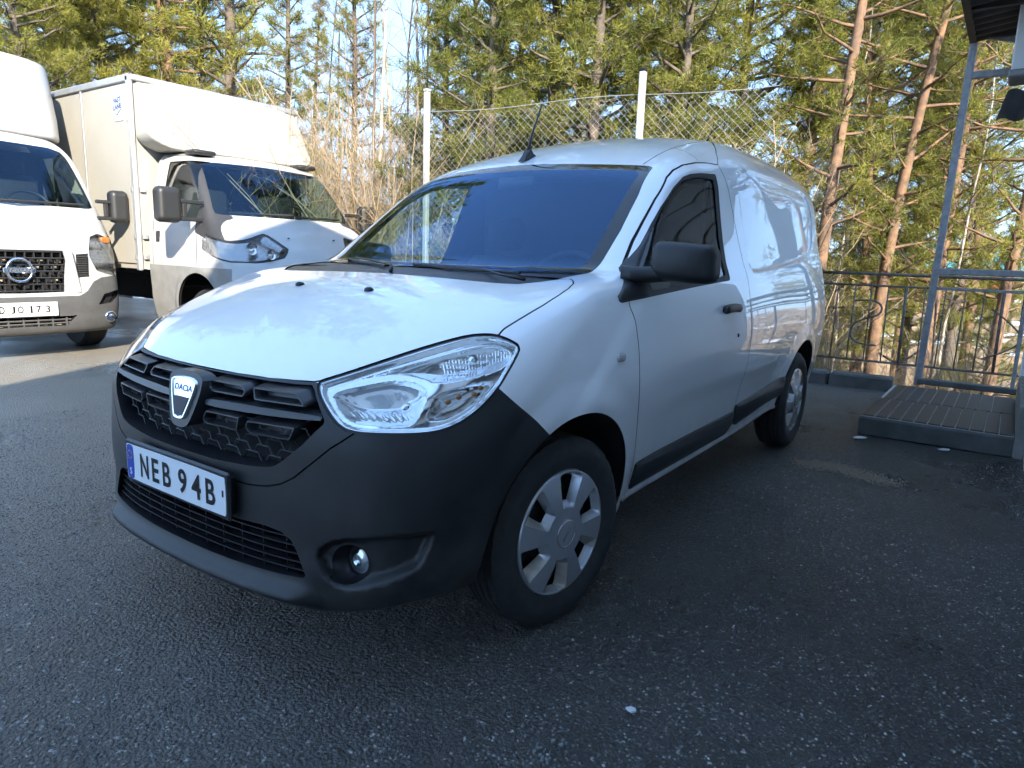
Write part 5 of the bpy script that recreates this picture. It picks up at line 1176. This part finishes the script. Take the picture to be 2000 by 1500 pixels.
for k in range(7):
    zz = 1.04 - k * .062; hwx = .435 - (1.055 - zz) * .16; b = MB(); b.tube([(x, gy2(x) + (zz - .65) * .10, zz) for x in np.linspace(-hwx, hwx, 13)], .008, 5); b.build('grille_bar', TDARK, grn)
    if k < 6:
        for j in range(-5, 6):
            x = j * .078 + (.039 if k % 2 else 0)
            if abs(x) < hwx - .02: b = MB(); b.box((x, gy2(x) + (zz - .65) * .10 + .012, zz - .031), (.010, .03, .058)); b.build('grille_rib', TDARK, grn)
            if j % 2 == 0 and abs(x) < .38 and k in (1, 2, 4): b = MB(); b.box((x + .02, .11, zz - .03), (.055, .01, .022)); b.build('radiator_glimpse', BISC, grn)
for sx in (-1, 1): b = MB(); b.bbox((sx * .47, .03, .85), (.075, .05, .43), .012, Matrix.Rotation(sx * -.16, 3, 'Y')); b.build('grille_surround', TWHITE, grn)
for k in range(9): b = MB(); b.box((.585, .035 + .05, 1.0 - k * .023), (.10, .04, .006), Matrix.Rotation(.25, 3, 'Z')); b.build('vent_slat', TGREY, ni)
em = MB(); em.lathe([(.105 + .014 * math.cos(a), -.01 + .014 * math.sin(a)) for a in np.linspace(0, 6.283, 11)], 'y', (0, 0, .865), 36); eo = em.build('emblem', CHR2, grn, smooth=True); em = MB(); em.bbox((0, -.012, .865), (.27, .02, .05), .006); em.build('emblem_bar', CHR2, eo)
VT, FT = text_mesh('NISSAN', .042, bold=.0012); VT[:, 0] -= VT[:, 0].mean(); em = MB(); em.add([(v[0] * 1.3, -.0235, .851 + v[1]) for v in VT], FT); em.build('emblem_lettering', mat('emblem_dark_ink', (.12, .13, .15), .4), eo)
b = MB(); b.bbox((.02, -.045, .498), (.53, .012, .135), .004); pl = b.build('number_plate', mat('plate_ivory', (.55, .55, .52), .4), nb); pl['label'] = 'white number plate with thin dark characters ending in 173'
for ch, x0, x1 in (('D', -.206, -.165), ('J', -.115, -.080), ('O', -.060, -.012), ('1', .045, .062), ('7', .095, .135), ('3', .175, .213)):
    VT, FT = text_mesh(ch, 1.0, bold=.018); lo, hi = VT.min(0), VT.max(0); b = MB(); b.add([(x0 + (v[0] - lo[0]) / (hi[0] - lo[0]) * (x1 - x0), -.0515, .465 + (v[1] - lo[1]) / (hi[1] - lo[1]) * .068) for v in VT], FT); b.build('letter', INK, pl)
b = MB(); b.add([(sx * .48, .10, z) for sx in (-1, 1) for z in (.31, .44)], [(0, 1, 3, 2)]); ig = b.build('lower_intake', DARK, nb)
for zz in (.385, .352): b = MB(); b.tube([(x, .01 + .08 * x * x, zz) for x in np.linspace(-.42, .42, 9)], .009, 5); b.build('slat', TGREY, ig)
for j in range(-3, 4): b = MB(); b.box((j * .125, .02, .372), (.012, .03, .10)); b.build('rib', TGREY, ig); b = MB(); b.box((j * .125 + .06, .085, .340), (.085, .01, .022)); b.build('radiator_glimpse', BISC, ig)
for sx in (-1, 1):
    b = MB(); b.lathe([(.001, -.006), (.022, -.004), (.036, .006), (.045, .0), (.056, .004), (.060, .03)], 'y', (sx * .83, .075, .385), 24); b.build('fog_lamp', CHR2, nb, smooth=True); twin_mirror(ni, sx, .42, 1.36, 1.70, .90, 1.04, .19); simple_wheel(ni, sx * .90, .86, .36, .235)
b = MB(); b.tube([(-.75, .36, 1.50), (.1, .20, 1.51), (.75, .33, 1.52)], .012, 5); b.build('wiper', TDARK, ni)
b = MB(); b.bbox((0, .62, 1.38), (1.6, .6, .2), .06); b.build('dashboard', CABIN, ni, smooth=True, auto=50); b = MB(); b.box((0, 1.54, 1.3), (1.7, .03, 1.6)); b.build('bulkhead', CABIN, ni)
for sx in (.45, -.45): b = MB(); b.bbox((sx, 1.25, 1.48), (.48, .16, .70), .06); b.bbox((sx, 1.28, 1.92), (.28, .10, .20), .05); b.build('seat', SEATM, ni, smooth=True, auto=50)
b = MB(); b.tube([(.45 + .2 * math.cos(a), .86 + .10 * math.sin(a), 1.50 + .15 * math.sin(a)) for a in np.linspace(0, 6.283, 25)], .016, 6, cap=False); b.build('steering_wheel', TDARK, ni, smooth=True)
b = MB(); b.box((0, 1.2, .5), (1.4, 1.5, .3)); b.box((0, 3.9, .6), (.9, 4.2, .3)); b.build('chassis', DARK, ni)
b = MB(); b.bbox((0, 3.9, 1.98), (2.10, 4.4, 2.15), .02); b.build('cargo_body', CREAM, ni)
def nf_field(x, y, z):
    u = np.sqrt(x * x + 1e-8); t = np.clip((z - 2.2) / .85, -.3, 1.3)
    f = smax((.92 + .26 * t + .30 * u ** 4 - y) * .8, u - (1.03 - .12 * np.clip(.3 - t, 0, 1)), .22); f = smax(f, y - 1.75, .02); return smax(smax(f, (2.225 - .02 * u) - z, .05), z - (3.06 - .02 * u * u), .06)
blob('roof_fairing', nf_field, (-1.15, .7, 2.1), (1.15, 1.85, 3.15), .03, TWHITE, ni)
# ------------------------------------------------------------------ trees and shrubs
NR = np.random.RandomState(11)
def leaf_mat(name, c1, c2, trans=.48):
    m, nt, b = node_mat(name); L = nt.links.new
    tc = N_(nt, 'ShaderNodeTexCoord'); n = N_(nt, 'ShaderNodeTexNoise', Scale=1.7, Detail=4.0); L(tc.outputs['Object'], n.inputs['Vector'])
    oi = N_(nt, 'ShaderNodeObjectInfo'); ad = N_(nt, 'ShaderNodeMath', operation='MULTIPLY_ADD'); L(oi.outputs['Random'], ad.inputs[0]); ad.inputs[1].default_value = .3; L(n.outputs['Fac'], ad.inputs[2])
    r = ramp(nt, ad.outputs[0], [(.40, c1), (.80, c2)]); L(r.outputs[0], b.inputs['Base Color']); b.inputs['Roughness'].default_value = .5; b.inputs['Specular IOR Level'].default_value = .3
    t = N_(nt, 'ShaderNodeBsdfTranslucent'); L(r.outputs[0], t.inputs[0]); mx = N_(nt, 'ShaderNodeMixShader'); mx.inputs[0].default_value = trans
    out = nt.nodes['Material Output']; L(b.outputs[0], mx.inputs[1]); L(t.outputs[0], mx.inputs[2]); L(mx.outputs[0], out.inputs[0]); return m
NEEDLE = leaf_mat('pine_needles', (.125, .145, .030), (.35, .335, .072))
BARKP = mat('orange_pine_bark', (.27, .155, .085), .85, col2=(.085, .06, .045), nscale=9, bump=.6, bscale=30)
BARKG = mat('grey_bark', (.16, .13, .105), .9, col2=(.08, .065, .055), nscale=12, bump=.5, bscale=40)
BIRCHB = mat('white_birch_bark', (.58, .54, .48), .7, col2=(.16, .13, .11), nscale=5); TWIG = mat('pale_bare_twigs', (.42, .32, .20), .8, noise=.35, nscale=3); TWIGB = mat('brown_birch_twigs', (.17, .12, .09), .8)
def unit(v): return v / np.maximum(np.linalg.norm(v, axis=-1, keepdims=True), 1e-9)
def needle_tris(C, D, n, length, width):
    """n slim blades at each clump centre"""
    m = len(C); C = np.repeat(C, n, 0); D = np.repeat(D, n, 0)
    d = unit(D * .55 + NR.normal(size=(m * n, 3)) * .55 + np.array([0, 0, .22])); base = C + NR.normal(size=(m * n, 3)) * length * .22
    L = length * NR.uniform(.6, 1.15, (m * n, 1)); s = unit(np.cross(d, NR.normal(size=(m * n, 3)))) * width
    V = np.stack([base - s, base + s, base + d * L], 1).reshape(-1, 3); return V, np.arange(len(V)).reshape(-1, 3)
def pine_meshes(H, cb, R, nbr, seed, dense_=1.0, conic=.0, lean=.03, trunk_r=.13, blade=.12, bw=.0062):
    global NR; NR = np.random.RandomState(seed)
    k = 14; t = np.linspace(0, 1, k); ph = NR.uniform(0, 6.28, 2)
    tx = lean * H * t ** 1.5 * math.cos(ph[0]) + .012 * H * np.sin(t * 5 + ph[1]); ty = lean * H * t ** 1.5 * math.sin(ph[0]) + .012 * H * np.cos(t * 4 + ph[0]) - .012 * H * math.cos(ph[0])
    tp = np.stack([tx, ty, t * H], 1); tr = trunk_r * (1 - t * .88)
    S0, S1, Ra, Rb = [tp[:-1]], [tp[1:]], [tr[:-1]], [tr[1:]]
    C, D = [], []
    for i in range(nbr):
        f = cb + (1 - cb) * ((i + NR.uniform()) / nbr) ** .85; z = f * H; o = np.array([np.interp(z, tp[:, 2], tp[:, 0]), np.interp(z, tp[:, 2], tp[:, 1]), z])
        g = (f - cb) / (1 - cb); shape = (1 - g) if conic else (.45 + .75 * g) * math.sqrt(max(1 - g ** 3, .02)) ; shape = conic * (1 - g) * 1.05 + (1 - conic) * shape
        L = R * max(shape, .12) * NR.uniform(.6, 1.12); a = i * 2.399 + NR.uniform(-.4, .4); up = NR.uniform(-.05, .45) + .35 * g
        d = np.array([math.cos(a), math.sin(a), up]); d /= np.linalg.norm(d); m = 6; s = np.linspace(0, 1, m)[:, None]
        pts = o + d * L * s + np.array([0, 0, 1]) * (s ** 2) * L * .12 + np.cumsum(NR.normal(size=(m, 3)) * .035 * L, 0) * s
        rr = np.linspace(.022 + .018 * L / R * trunk_r / .13, .006, m); S0.append(pts[:-1]); S1.append(pts[1:]); Ra.append(rr[:-1]); Rb.append(rr[1:])
        ns = int((6 + L * 5.6) * dense_)
        for j in range(ns):
            q = NR.uniform(.28, 1.0) ** .8; p = np.array([np.interp(q, s[:, 0], pts[:, c]) for c in range(3)]); sd = unit(d * .5 + NR.normal(size=3) * np.array([.8, .8, .45]) + np.array([0, 0, .15])); sl = L * NR.uniform(.16, .36) * (1.15 - .5 * q)
            e = p + sd * sl; S0.append(p[None]); S1.append(e[None]); Ra.append([.007]); Rb.append([.003])
            nc = 3 + int(sl * 5); tt = np.linspace(.35, 1.05, nc)[:, None]; C.append(p + sd * sl * tt + NR.normal(size=(nc, 3)) * .05); D.append(np.repeat(sd[None], nc, 0))
    C = np.concatenate(C); D = np.concatenate(D)
    Vn, Fn = needle_tris(C, D, 13, blade, bw)
    S0, S1, Ra, Rb = np.concatenate(S0), np.concatenate(S1), np.concatenate(Ra), np.concatenate(Rb)
    Vt, Ft = seg_mesh(S0[k - 1:], S1[k - 1:], Ra[k - 1:], Rb[k - 1:], 4); Vt2, Ft2 = seg_mesh(S0[:k - 1], S1[:k - 1], Ra[:k - 1], Rb[:k - 1], 9)
    return (Vn, Fn), (np.concatenate([Vt, Vt2]), np.concatenate([Ft, Ft2 + len(Vt)]) if Ft.shape[1] == Ft2.shape[1] else None)
def mesh_only(name, V, F, m, smooth=True):
    o = np_obj(name, V, F, m, None, None, smooth); me = o.data; bpy.data.objects.remove(o); return me
def twig_tree(H, seed, n1=26, spread=.9, up=.75, r0=.05, levels=2, droop=0.0, start=.15, twigs=9, multi=1, tl=.5):
    """bare branching tree or shrub: segments only"""
    rs = np.random.RandomState(seed); S0, S1, Ra, Rb = [], [], [], []
    def path(p, d, L, r, n, wob, dr=0.0):
        pts = [p]
        for i in range(n):
            d = d + rs.normal(size=3) * wob; d[2] -= dr; d = d / np.linalg.norm(d); p = p + d * L / n; pts.append(p)
        pts = np.array(pts); rr = np.linspace(r, r * .35, n + 1); S0.append(pts[:-1]); S1.append(pts[1:]); Ra.append(rr[:-1]); Rb.append(rr[1:]); return pts
    for m in range(multi):
        b0 = np.array([rs.normal() * .22 * (multi > 1), rs.normal() * .22 * (multi > 1), 0]); d0 = np.array([rs.normal() * .28 * (multi > 1), rs.normal() * .28 * (multi > 1), 1.]); Hm = H * (rs.uniform(.6, 1.05) if multi > 1 else 1)
        st = path(b0, d0 / np.linalg.norm(d0), Hm, r0, 9, .05 if multi == 1 else .10)
        for i in range(n1):
            q = start + (1 - start) * (i + rs.uniform()) / n1; p = np.array([np.interp(q * 9, np.arange(10), st[:, c]) for c in range(3)]); a = rs.uniform(0, 6.28); dd = np.array([math.cos(a) * spread, math.sin(a) * spread, up]); L = Hm * .30 * (1.12 - q) + .25 * H * .2
            br = path(p, dd / np.linalg.norm(dd), L, r0 * .34 * (1.1 - q * .6), 5, .13, droop)
            for j in range(twigs):
                q2 = rs.uniform(.2, 1.0); p2 = np.array([np.interp(q2 * 5, np.arange(6), br[:, c]) for c in range(3)]); d2 = (br[-1] - br[0]); d2 = d2 / np.linalg.norm(d2) + rs.normal(size=3) * .6; path(p2, d2 / np.linalg.norm(d2), L * tl * rs.uniform(.4, 1), r0 * .10, 3, .2, droop * 1.5)
    return seg_mesh(np.concatenate(S0), np.concatenate(S1), np.concatenate(Ra), np.concatenate(Rb), 3)
_r3, _u3, _f3 = cam_axes()
def at_px(px, d, yref=500):
    """ground point seen in photo column px at horizontal distance d"""
    v = _f3 + _r3 * (px - 1000) / CAM_F - _u3 * (yref - 750) / CAM_F; h = math.hypot(v[0], v[1]); x, y = CAM_POS[0] + v[0] / h * d, CAM_POS[1] + v[1] / h * d
    return x, y, (float(terrain_z(x, y)) if y > 5.6 else 0.0) - .05
PV = []
for (H, cb, R, nb, sd, kw) in ((9.5, .22, 2.3, 95, 1, {}), (12.5, .26, 2.4, 80, 2, dict(trunk_r=.12, lean=.05)), (8.0, .10, 2.0, 95, 3, dict(conic=.5)), (12.5, .16, 2.1, 78, 4, dict(trunk_r=.105, lean=.06, dense_=.6)), (10.0, .08, 1.25, 90, 5, dict(conic=.85, trunk_r=.10, lean=.015, dense_=.8))):
    cr, tk = pine_meshes(H, cb, R, nb, sd, **kw)
    if tk[1] is None: raise RuntimeError
    PV.append((mesh_only('pine_crown', cr[0], cr[1], NEEDLE, False), mesh_only('pine_trunk', tk[0], tk[1], BARKP if sd in (2, 4) else BARKG), H))
def pine(v, px, d, s=1.0, rot=None, label='', group='pine trees behind the fence', dz=0.0):
    x, y, z = at_px(px, d); cm, tm, H = PV[v]
    t = thing('pine_tree', label, 'tree', (x, y, z + dz), RNG.uniform(0, 6.28) if rot is None else rot, group); t.scale = (s, s, s)
    link_mesh('crown', cm, None, t); link_mesh('trunk', tm, None, t); return t
G_MID = 'green pine in the dense stand behind the chain-link fence'
for v, px, d, s in ((2, 880, 11.5, .80), (2, 960, 9.4, .80), (0, 1060, 10.5, .95), (2, 1150, 9.4, .95), (0, 1240, 11.2, 1.0), (2, 1330, 9.8, .9), (0, 1425, 12.0, 1.05), (1, 1120, 15.0, .95), (1, 930, 16.5, .85), (2, 1015, 13.0, .95), (2, 1300, 14.0, 1.0)):
    pine(v, px, d, s, label=G_MID, group='dense pines behind the fence')
G_L = 'large olive green pine towering behind the box trucks'
for v, px, d, s in ((0, 130, 17.5, .95), (0, 240, 18.0, 1.15), (0, 60, 21, .98), (1, 340, 18.0, 1.30), (4, 445, 18.0, 1.65), (0, 310, 23, 1.25), (2, 180, 24, 1.25), (0, 420, 21, 1.05), (0, 90, 16, .85)):
    pine(v, px, d, s, label=G_L, group='large pines behind the trucks')
pine(4, 572, 15.5, .92, label='slim pointed young pine against the blue sky right of the box truck')
pine(4, 690, 13.0, .80, label='slim sparse young pine beside the bare white birch')
pine(4, 625, 19.0, .85, label='small slim pine far behind the bare bushes right of the box truck')
G_R = 'tall pine with a bare orange trunk beyond the railing'
for v, px, d, s in ((3, 1600, 9.6, .86), (3, 1735, 11.2, .9), (1, 1690, 13.6, .9), (3, 1830, 13.5, .95), (1, 1545, 13.5, 1.0), (3, 1975, 11.5, .85), (3, 1905, 16.0, 1.0), (1, 1780, 19.0, .9), (3, 1655, 18.5, 1.0)):
    pine(v, px, d, s, label=G_R, group='orange-barked pines at the right')
for v, px, d, s in ((0, 1685, 16.0, .85), (2, 1800, 17.0, .9), (0, 1890, 15.0, .80), (2, 1570, 12.0, .85)):
    pine(v, px, d, s, label='bushy green pine between the orange trunks beyond the railing', group='bushy pines at the right')
G_F = 'distant green pine in the far wood'
for k in range(16):
    px = 860 + k * 76 + RNG.uniform(-20, 20); pine(RNG.choice((0, 2)), px, RNG.uniform(34, 46), RNG.uniform(.42, .62), label=G_F, group='pines of the far wood')
G_U = 'low young pine growing beyond the railing'
for px, d, s in ((1560, 10.0, .30), (1640, 14.5, .42), (1960, 12.0, .40)):
    pine(2, px, d, s, label=G_U, group='young pines beyond the railing')
ORD = ['leftmost', 'second from left', 'third from left', 'fourth from left', 'fifth from left', 'sixth from left', 'seventh from left', 'eighth from left', 'ninth from left', 'tenth from left', 'eleventh from left', 'twelfth from left', 'thirteenth from left']
def photo_col(o):
    v = np.array(o.location) - np.array(CAM_POS); return float(v @ _r3 / (v @ _f3))
def number_labels(group, fmt):
    L_ = sorted([o for o in COL.objects if o.parent is None and o.get('group') == group], key=photo_col)
    for k, o in enumerate(L_): o['label'] = fmt % ORD[min(k, 12)]
# bare birches
BM = []
for sd in (21, 22):
    V_, F_ = twig_tree(9.0, sd, 34, .75, .85, .030, droop=.06, start=.22, twigs=12, tl=.55); BM.append(mesh_only('birch_twigs', V_, F_, TWIGB, False))
tkm = []
for sd in (31, 32):
    rs = np.random.RandomState(sd); z = np.linspace(0, 9, 12); x = np.cumsum(rs.normal(size=12) * .05); y = np.cumsum(rs.normal(size=12) * .05); P_ = np.stack([x - x[0], y - y[0], z], 1); V_, F_ = seg_mesh(P_[:-1], P_[1:], np.linspace(.036, .012, 11), np.linspace(.033, .008, 11), 8); tkm.append(mesh_only('birch_trunk', V_, F_, BIRCHB))
for k, (px, d, s, lb) in enumerate(((735, 11.0, 1.0, 'bare white-trunked birch against the sky right of the box truck'), (775, 14.0, 1.05, 'second bare birch with fine brown twigs left of the fence post'), (830, 13.0, 1.1, 'pale bare birch rising behind the left fence post'), (660, 17.0, 1.0, 'thin bare birch behind the slim young pines'), (1650, 12.0, .72, 'bare pale birch stem among the pines beyond the railing'), (1860, 13.0, .8, 'bare crooked birch near the galvanised post'))):
    x, y, z = at_px(px, d); t = thing('birch_tree', lb, 'tree', (x, y, z), RNG.uniform(0, 6), 'bare birches'); t.scale = (s, s, s)
    link_mesh('crown', BM[k % 2], None, t); link_mesh('trunk', tkm[k % 2], None, t)
# bare shrubs along the fence
SM = []
for sd in (41, 42, 43):
    V_, F_ = twig_tree(2.6, sd, 9, .8, .8, .011, start=.2, twigs=6, multi=26, tl=.7); SM.append(mesh_only('shrub_stems', V_, F_, TWIG, False))
for k, (px, d, s) in enumerate(((640, 10.5, 1.5), (700, 9.8, 1.4), (760, 9.4, 1.3), (810, 10.2, 1.4), (590, 12.0, 1.6), (725, 12.0, 1.75), (860, 9.8, .9), (1000, 9.0, .8), (450, 16.0, 1.6), (520, 14.5, 1.5), (340, 18.0, 1.9), (400, 17.0, 1.8))):
    x, y, z = at_px(px, d); o = link_mesh('bare_shrub', SM[k % 3], None); o.location = (x, y, z); o.rotation_euler.z = RNG.uniform(0, 6); o.scale = (s, s, s); tag(o, 'leafless tan shrub with thin upright stems left of the fence post', 'shrub', 'bare shrubs behind the trucks')
for k, (px, d, s) in enumerate(((1400, 8.0, 1.12), (1450, 8.4, 1.15), (1490, 9.0, 1.05), (1360, 8.6, .95))):
    x, y, z = at_px(px, d); o = link_mesh('bare_shrub', SM[(k + 1) % 3], None); o.location = (x, y, z); o.rotation_euler.z = RNG.uniform(0, 6); o.scale = (s, s, s); tag(o, 'leafless tan shrub poking through the fence above the van roof', 'shrub', 'bare shrubs above the van roof')
for k, (px, d, s) in enumerate(((1625, 9.2, .55), (1700, 10.5, .55), (1845, 10.0, .5), (1935, 9.6, .6), (1560, 10.5, .9), (1780, 13.5, .8))):
    x, y, z = at_px(px, d); o = link_mesh('bare_shrub', SM[k % 3], None); o.location = (x, y, z); o.rotation_euler.z = RNG.uniform(0, 6); o.scale = (s * 1.2, s * 1.2, s); tag(o, 'tangled leafless bush behind the rusty railing', 'shrub', 'bushes behind the railing')
# far shed with a teal roof
x, y, z = at_px(1815, 58); sh = thing('far_shed', 'distant red shed with a turquoise roof glimpsed between the pines', 'shed', (x, y, z), .5)
b = MB(); b.box((0, 0, 1.1), (9, 5, 2.2)); b.build('wall', mat('falu_red_boards', (.30, .05, .035), .8, noise=.2, nscale=2), sh)
b = MB(); b.prism([(-2.9, 2.2), (2.9, 2.2), (0, 3.7)], lambda p: (-4.8, p[0], p[1]), lambda p: (4.8, p[0], p[1])); b.build('roof', mat('turquoise_roof', (.03, .32, .42), .5), sh)

number_labels('large pines behind the trucks', 'large olive green pine behind the box trucks, %s of its stand')
number_labels('orange-barked pines at the right', 'tall orange-barked pine beyond the railing, %s of its stand')
number_labels('bushy pines at the right', 'bushy green pine between the orange trunks beyond the railing, %s')
number_labels('young pines beyond the railing', 'low young pine beyond the railing, %s of its kind')
number_labels('bare shrubs behind the trucks', 'leafless tan shrub left of the fence post, %s of its row')
number_labels('bare shrubs above the van roof', 'leafless tan shrub behind the fence above the van roof, %s of its row')
number_labels('bushes behind the railing', 'tangled leafless bush behind the rusty railing, %s of its row')
number_labels('dense pines behind the fence', 'green pine in the dense stand behind the chain-link fence, %s')
# ------------------------------------------------------------------ small things lying about
PAPER = mat('white_scrap', (.62, .63, .64), .8); SAND = mat('sand_grit', (.34, .27, .20), .95)
def ground_px(px, py):
    v = _f3 + _r3 * (px - 1000) / CAM_F - _u3 * (py - 750) / CAM_F; t = -CAM_POS[2] / v[2]; return CAM_POS[0] + v[0] * t, CAM_POS[1] + v[1] * t
for (px, py, s_, lb) in ((1232, 1395, .016, 'small square white scrap on the asphalt nearest the camera'), (1677, 858, .05, 'white scrap lying left of the entrance slab'), (1875, 870, .03, 'crumpled white scrap at the foot of the entrance slab'), (1845, 882, .04, 'flat white scrap in front of the entrance slab')):
    x, y = ground_px(px, py); b = MB(); n = 6; rs = random.Random(px)
    P = [(s_ * rs.uniform(.6, 1.1) * math.cos(k * 1.047), s_ * .7 * rs.uniform(.6, 1.1) * math.sin(k * 1.047)) for k in range(n)]
    b.prism(P, lambda p: (p[0], p[1], .012 + .12 * p[0]), lambda p: (p[0], p[1], .006 + .12 * p[0])); o = b.build('paper_scrap', PAPER); o.location = (x, y, .004); tag(o, lb, 'litter', 'white scraps on the asphalt')
def flake_patch(name, label, pts, spread, n, r0, m, seed, cat, h=.003):
    rs = random.Random(seed); b = MB(); P = [ground_px(*p) for p in pts]
    for k in range(n):
        i = rs.randrange(len(P) - 1) if len(P) > 1 else 0; t = rs.random(); q = P[i + 1] if len(P) > 1 else P[i]; x = P[i][0] + (q[0] - P[i][0]) * t + rs.gauss(0, spread); y = P[i][1] + (q[1] - P[i][1]) * t + rs.gauss(0, spread); r = r0 * rs.uniform(.3, 1.2); a0 = rs.uniform(0, 6)
        b.prism([(x + r * rs.uniform(.5, 1) * math.cos(a0 + j * 1.2566), y + r * rs.uniform(.5, 1) * math.sin(a0 + j * 1.2566)) for j in range(5)], lambda p: (p[0], p[1], .004 + h), lambda p: (p[0], p[1], .001))
    o = b.build(name, m); tag(o, label, cat, kind='stuff')
flake_patch('paint_flecks', 'worn white paint flecks on the asphalt at the bottom edge', [(1045, 1440), (1060, 1475)], .03, 26, .006, mat('worn_paint', (.20, .21, .205), .9), 3, 'paint')
flake_patch('paint_flecks', 'worn white paint flecks on the asphalt beside the front wheel', [(1430, 1182), (1490, 1195)], .03, 24, .006, MATS['worn_paint'], 4, 'paint')
flake_patch('sand_streak', 'brown streak of sand grit on the asphalt beside the rear wheel', [(1570, 905), (1640, 915), (1740, 945)], .05, 1500, .006, SAND, 5, 'grit', .002)
# exposed aggregate: thousands of half-sunk stones in the worn asphalt nearest the camera
rs = np.random.RandomState(5); n = 120000
gx = CAM_POS[0] + rs.uniform(-5.2, .35, n); gy2_ = CAM_POS[1] + .25 + 5.2 * rs.uniform(0, 1, n) ** 1.35
keep = (np.sin(gx * 3.1 + np.sin(gy2_ * 2.3) * 1.7) + np.sin(gy2_ * 4.3 + gx * 1.3) + rs.normal(size=n) * .9) > -.9; gx, gy2_ = gx[keep], gy2_[keep]; n = len(gx)
rad = .0018 + .0052 * rs.uniform(0, 1, n) ** 2.2; ht = rad * rs.uniform(.25, .6, n); a0 = rs.uniform(0, 6.28, n)
ring = [np.stack([gx + rad * rs.uniform(.7, 1.15, n) * np.cos(a0 + k * 1.2566), gy2_ + rad * rs.uniform(.7, 1.15, n) * np.sin(a0 + k * 1.2566), np.full(n, -.0004)], 1) for k in range(5)]
top = [np.stack([gx + rad * .45 * np.cos(a0 + k * 2.094 + .5), gy2_ + rad * .45 * np.sin(a0 + k * 2.094 + .5), ht * rs.uniform(.75, 1.1, n)], 1) for k in range(3)]
VA = np.stack(ring + top, 1).reshape(-1, 3); fs = np.array([(5, 6, 7), (0, 1, 5), (1, 6, 5), (1, 2, 6), (2, 3, 6), (3, 7, 6), (3, 4, 7), (4, 0, 7), (0, 5, 7)])
FA_ = (np.arange(n)[:, None, None] * 8 + fs[None]).reshape(-1, 3)
mA, ntA, bA = node_mat('asphalt_aggregate_stones'); tcA = N_(ntA, 'ShaderNodeTexCoord'); vA = N_(ntA, 'ShaderNodeTexVoronoi', Scale=70.0); ntA.links.new(tcA.outputs['Object'], vA.inputs['Vector']); spA = N_(ntA, 'ShaderNodeSeparateColor'); ntA.links.new(vA.outputs['Color'], spA.inputs[0])
rA = ramp(ntA, spA.outputs[1], [(0, (.024, .024, .025)), (.45, (.06, .058, .056)), (.75, (.16, .153, .142)), (1.0, (.42, .40, .36))]); ntA.links.new(rA.outputs[0], bA.inputs['Base Color']); bA.inputs['Roughness'].default_value = .38
tag(np_obj('asphalt_stones', VA, FA_, mA, None, None, False), 'small stones showing in the worn asphalt surface', 'gravel', kind='stuff')
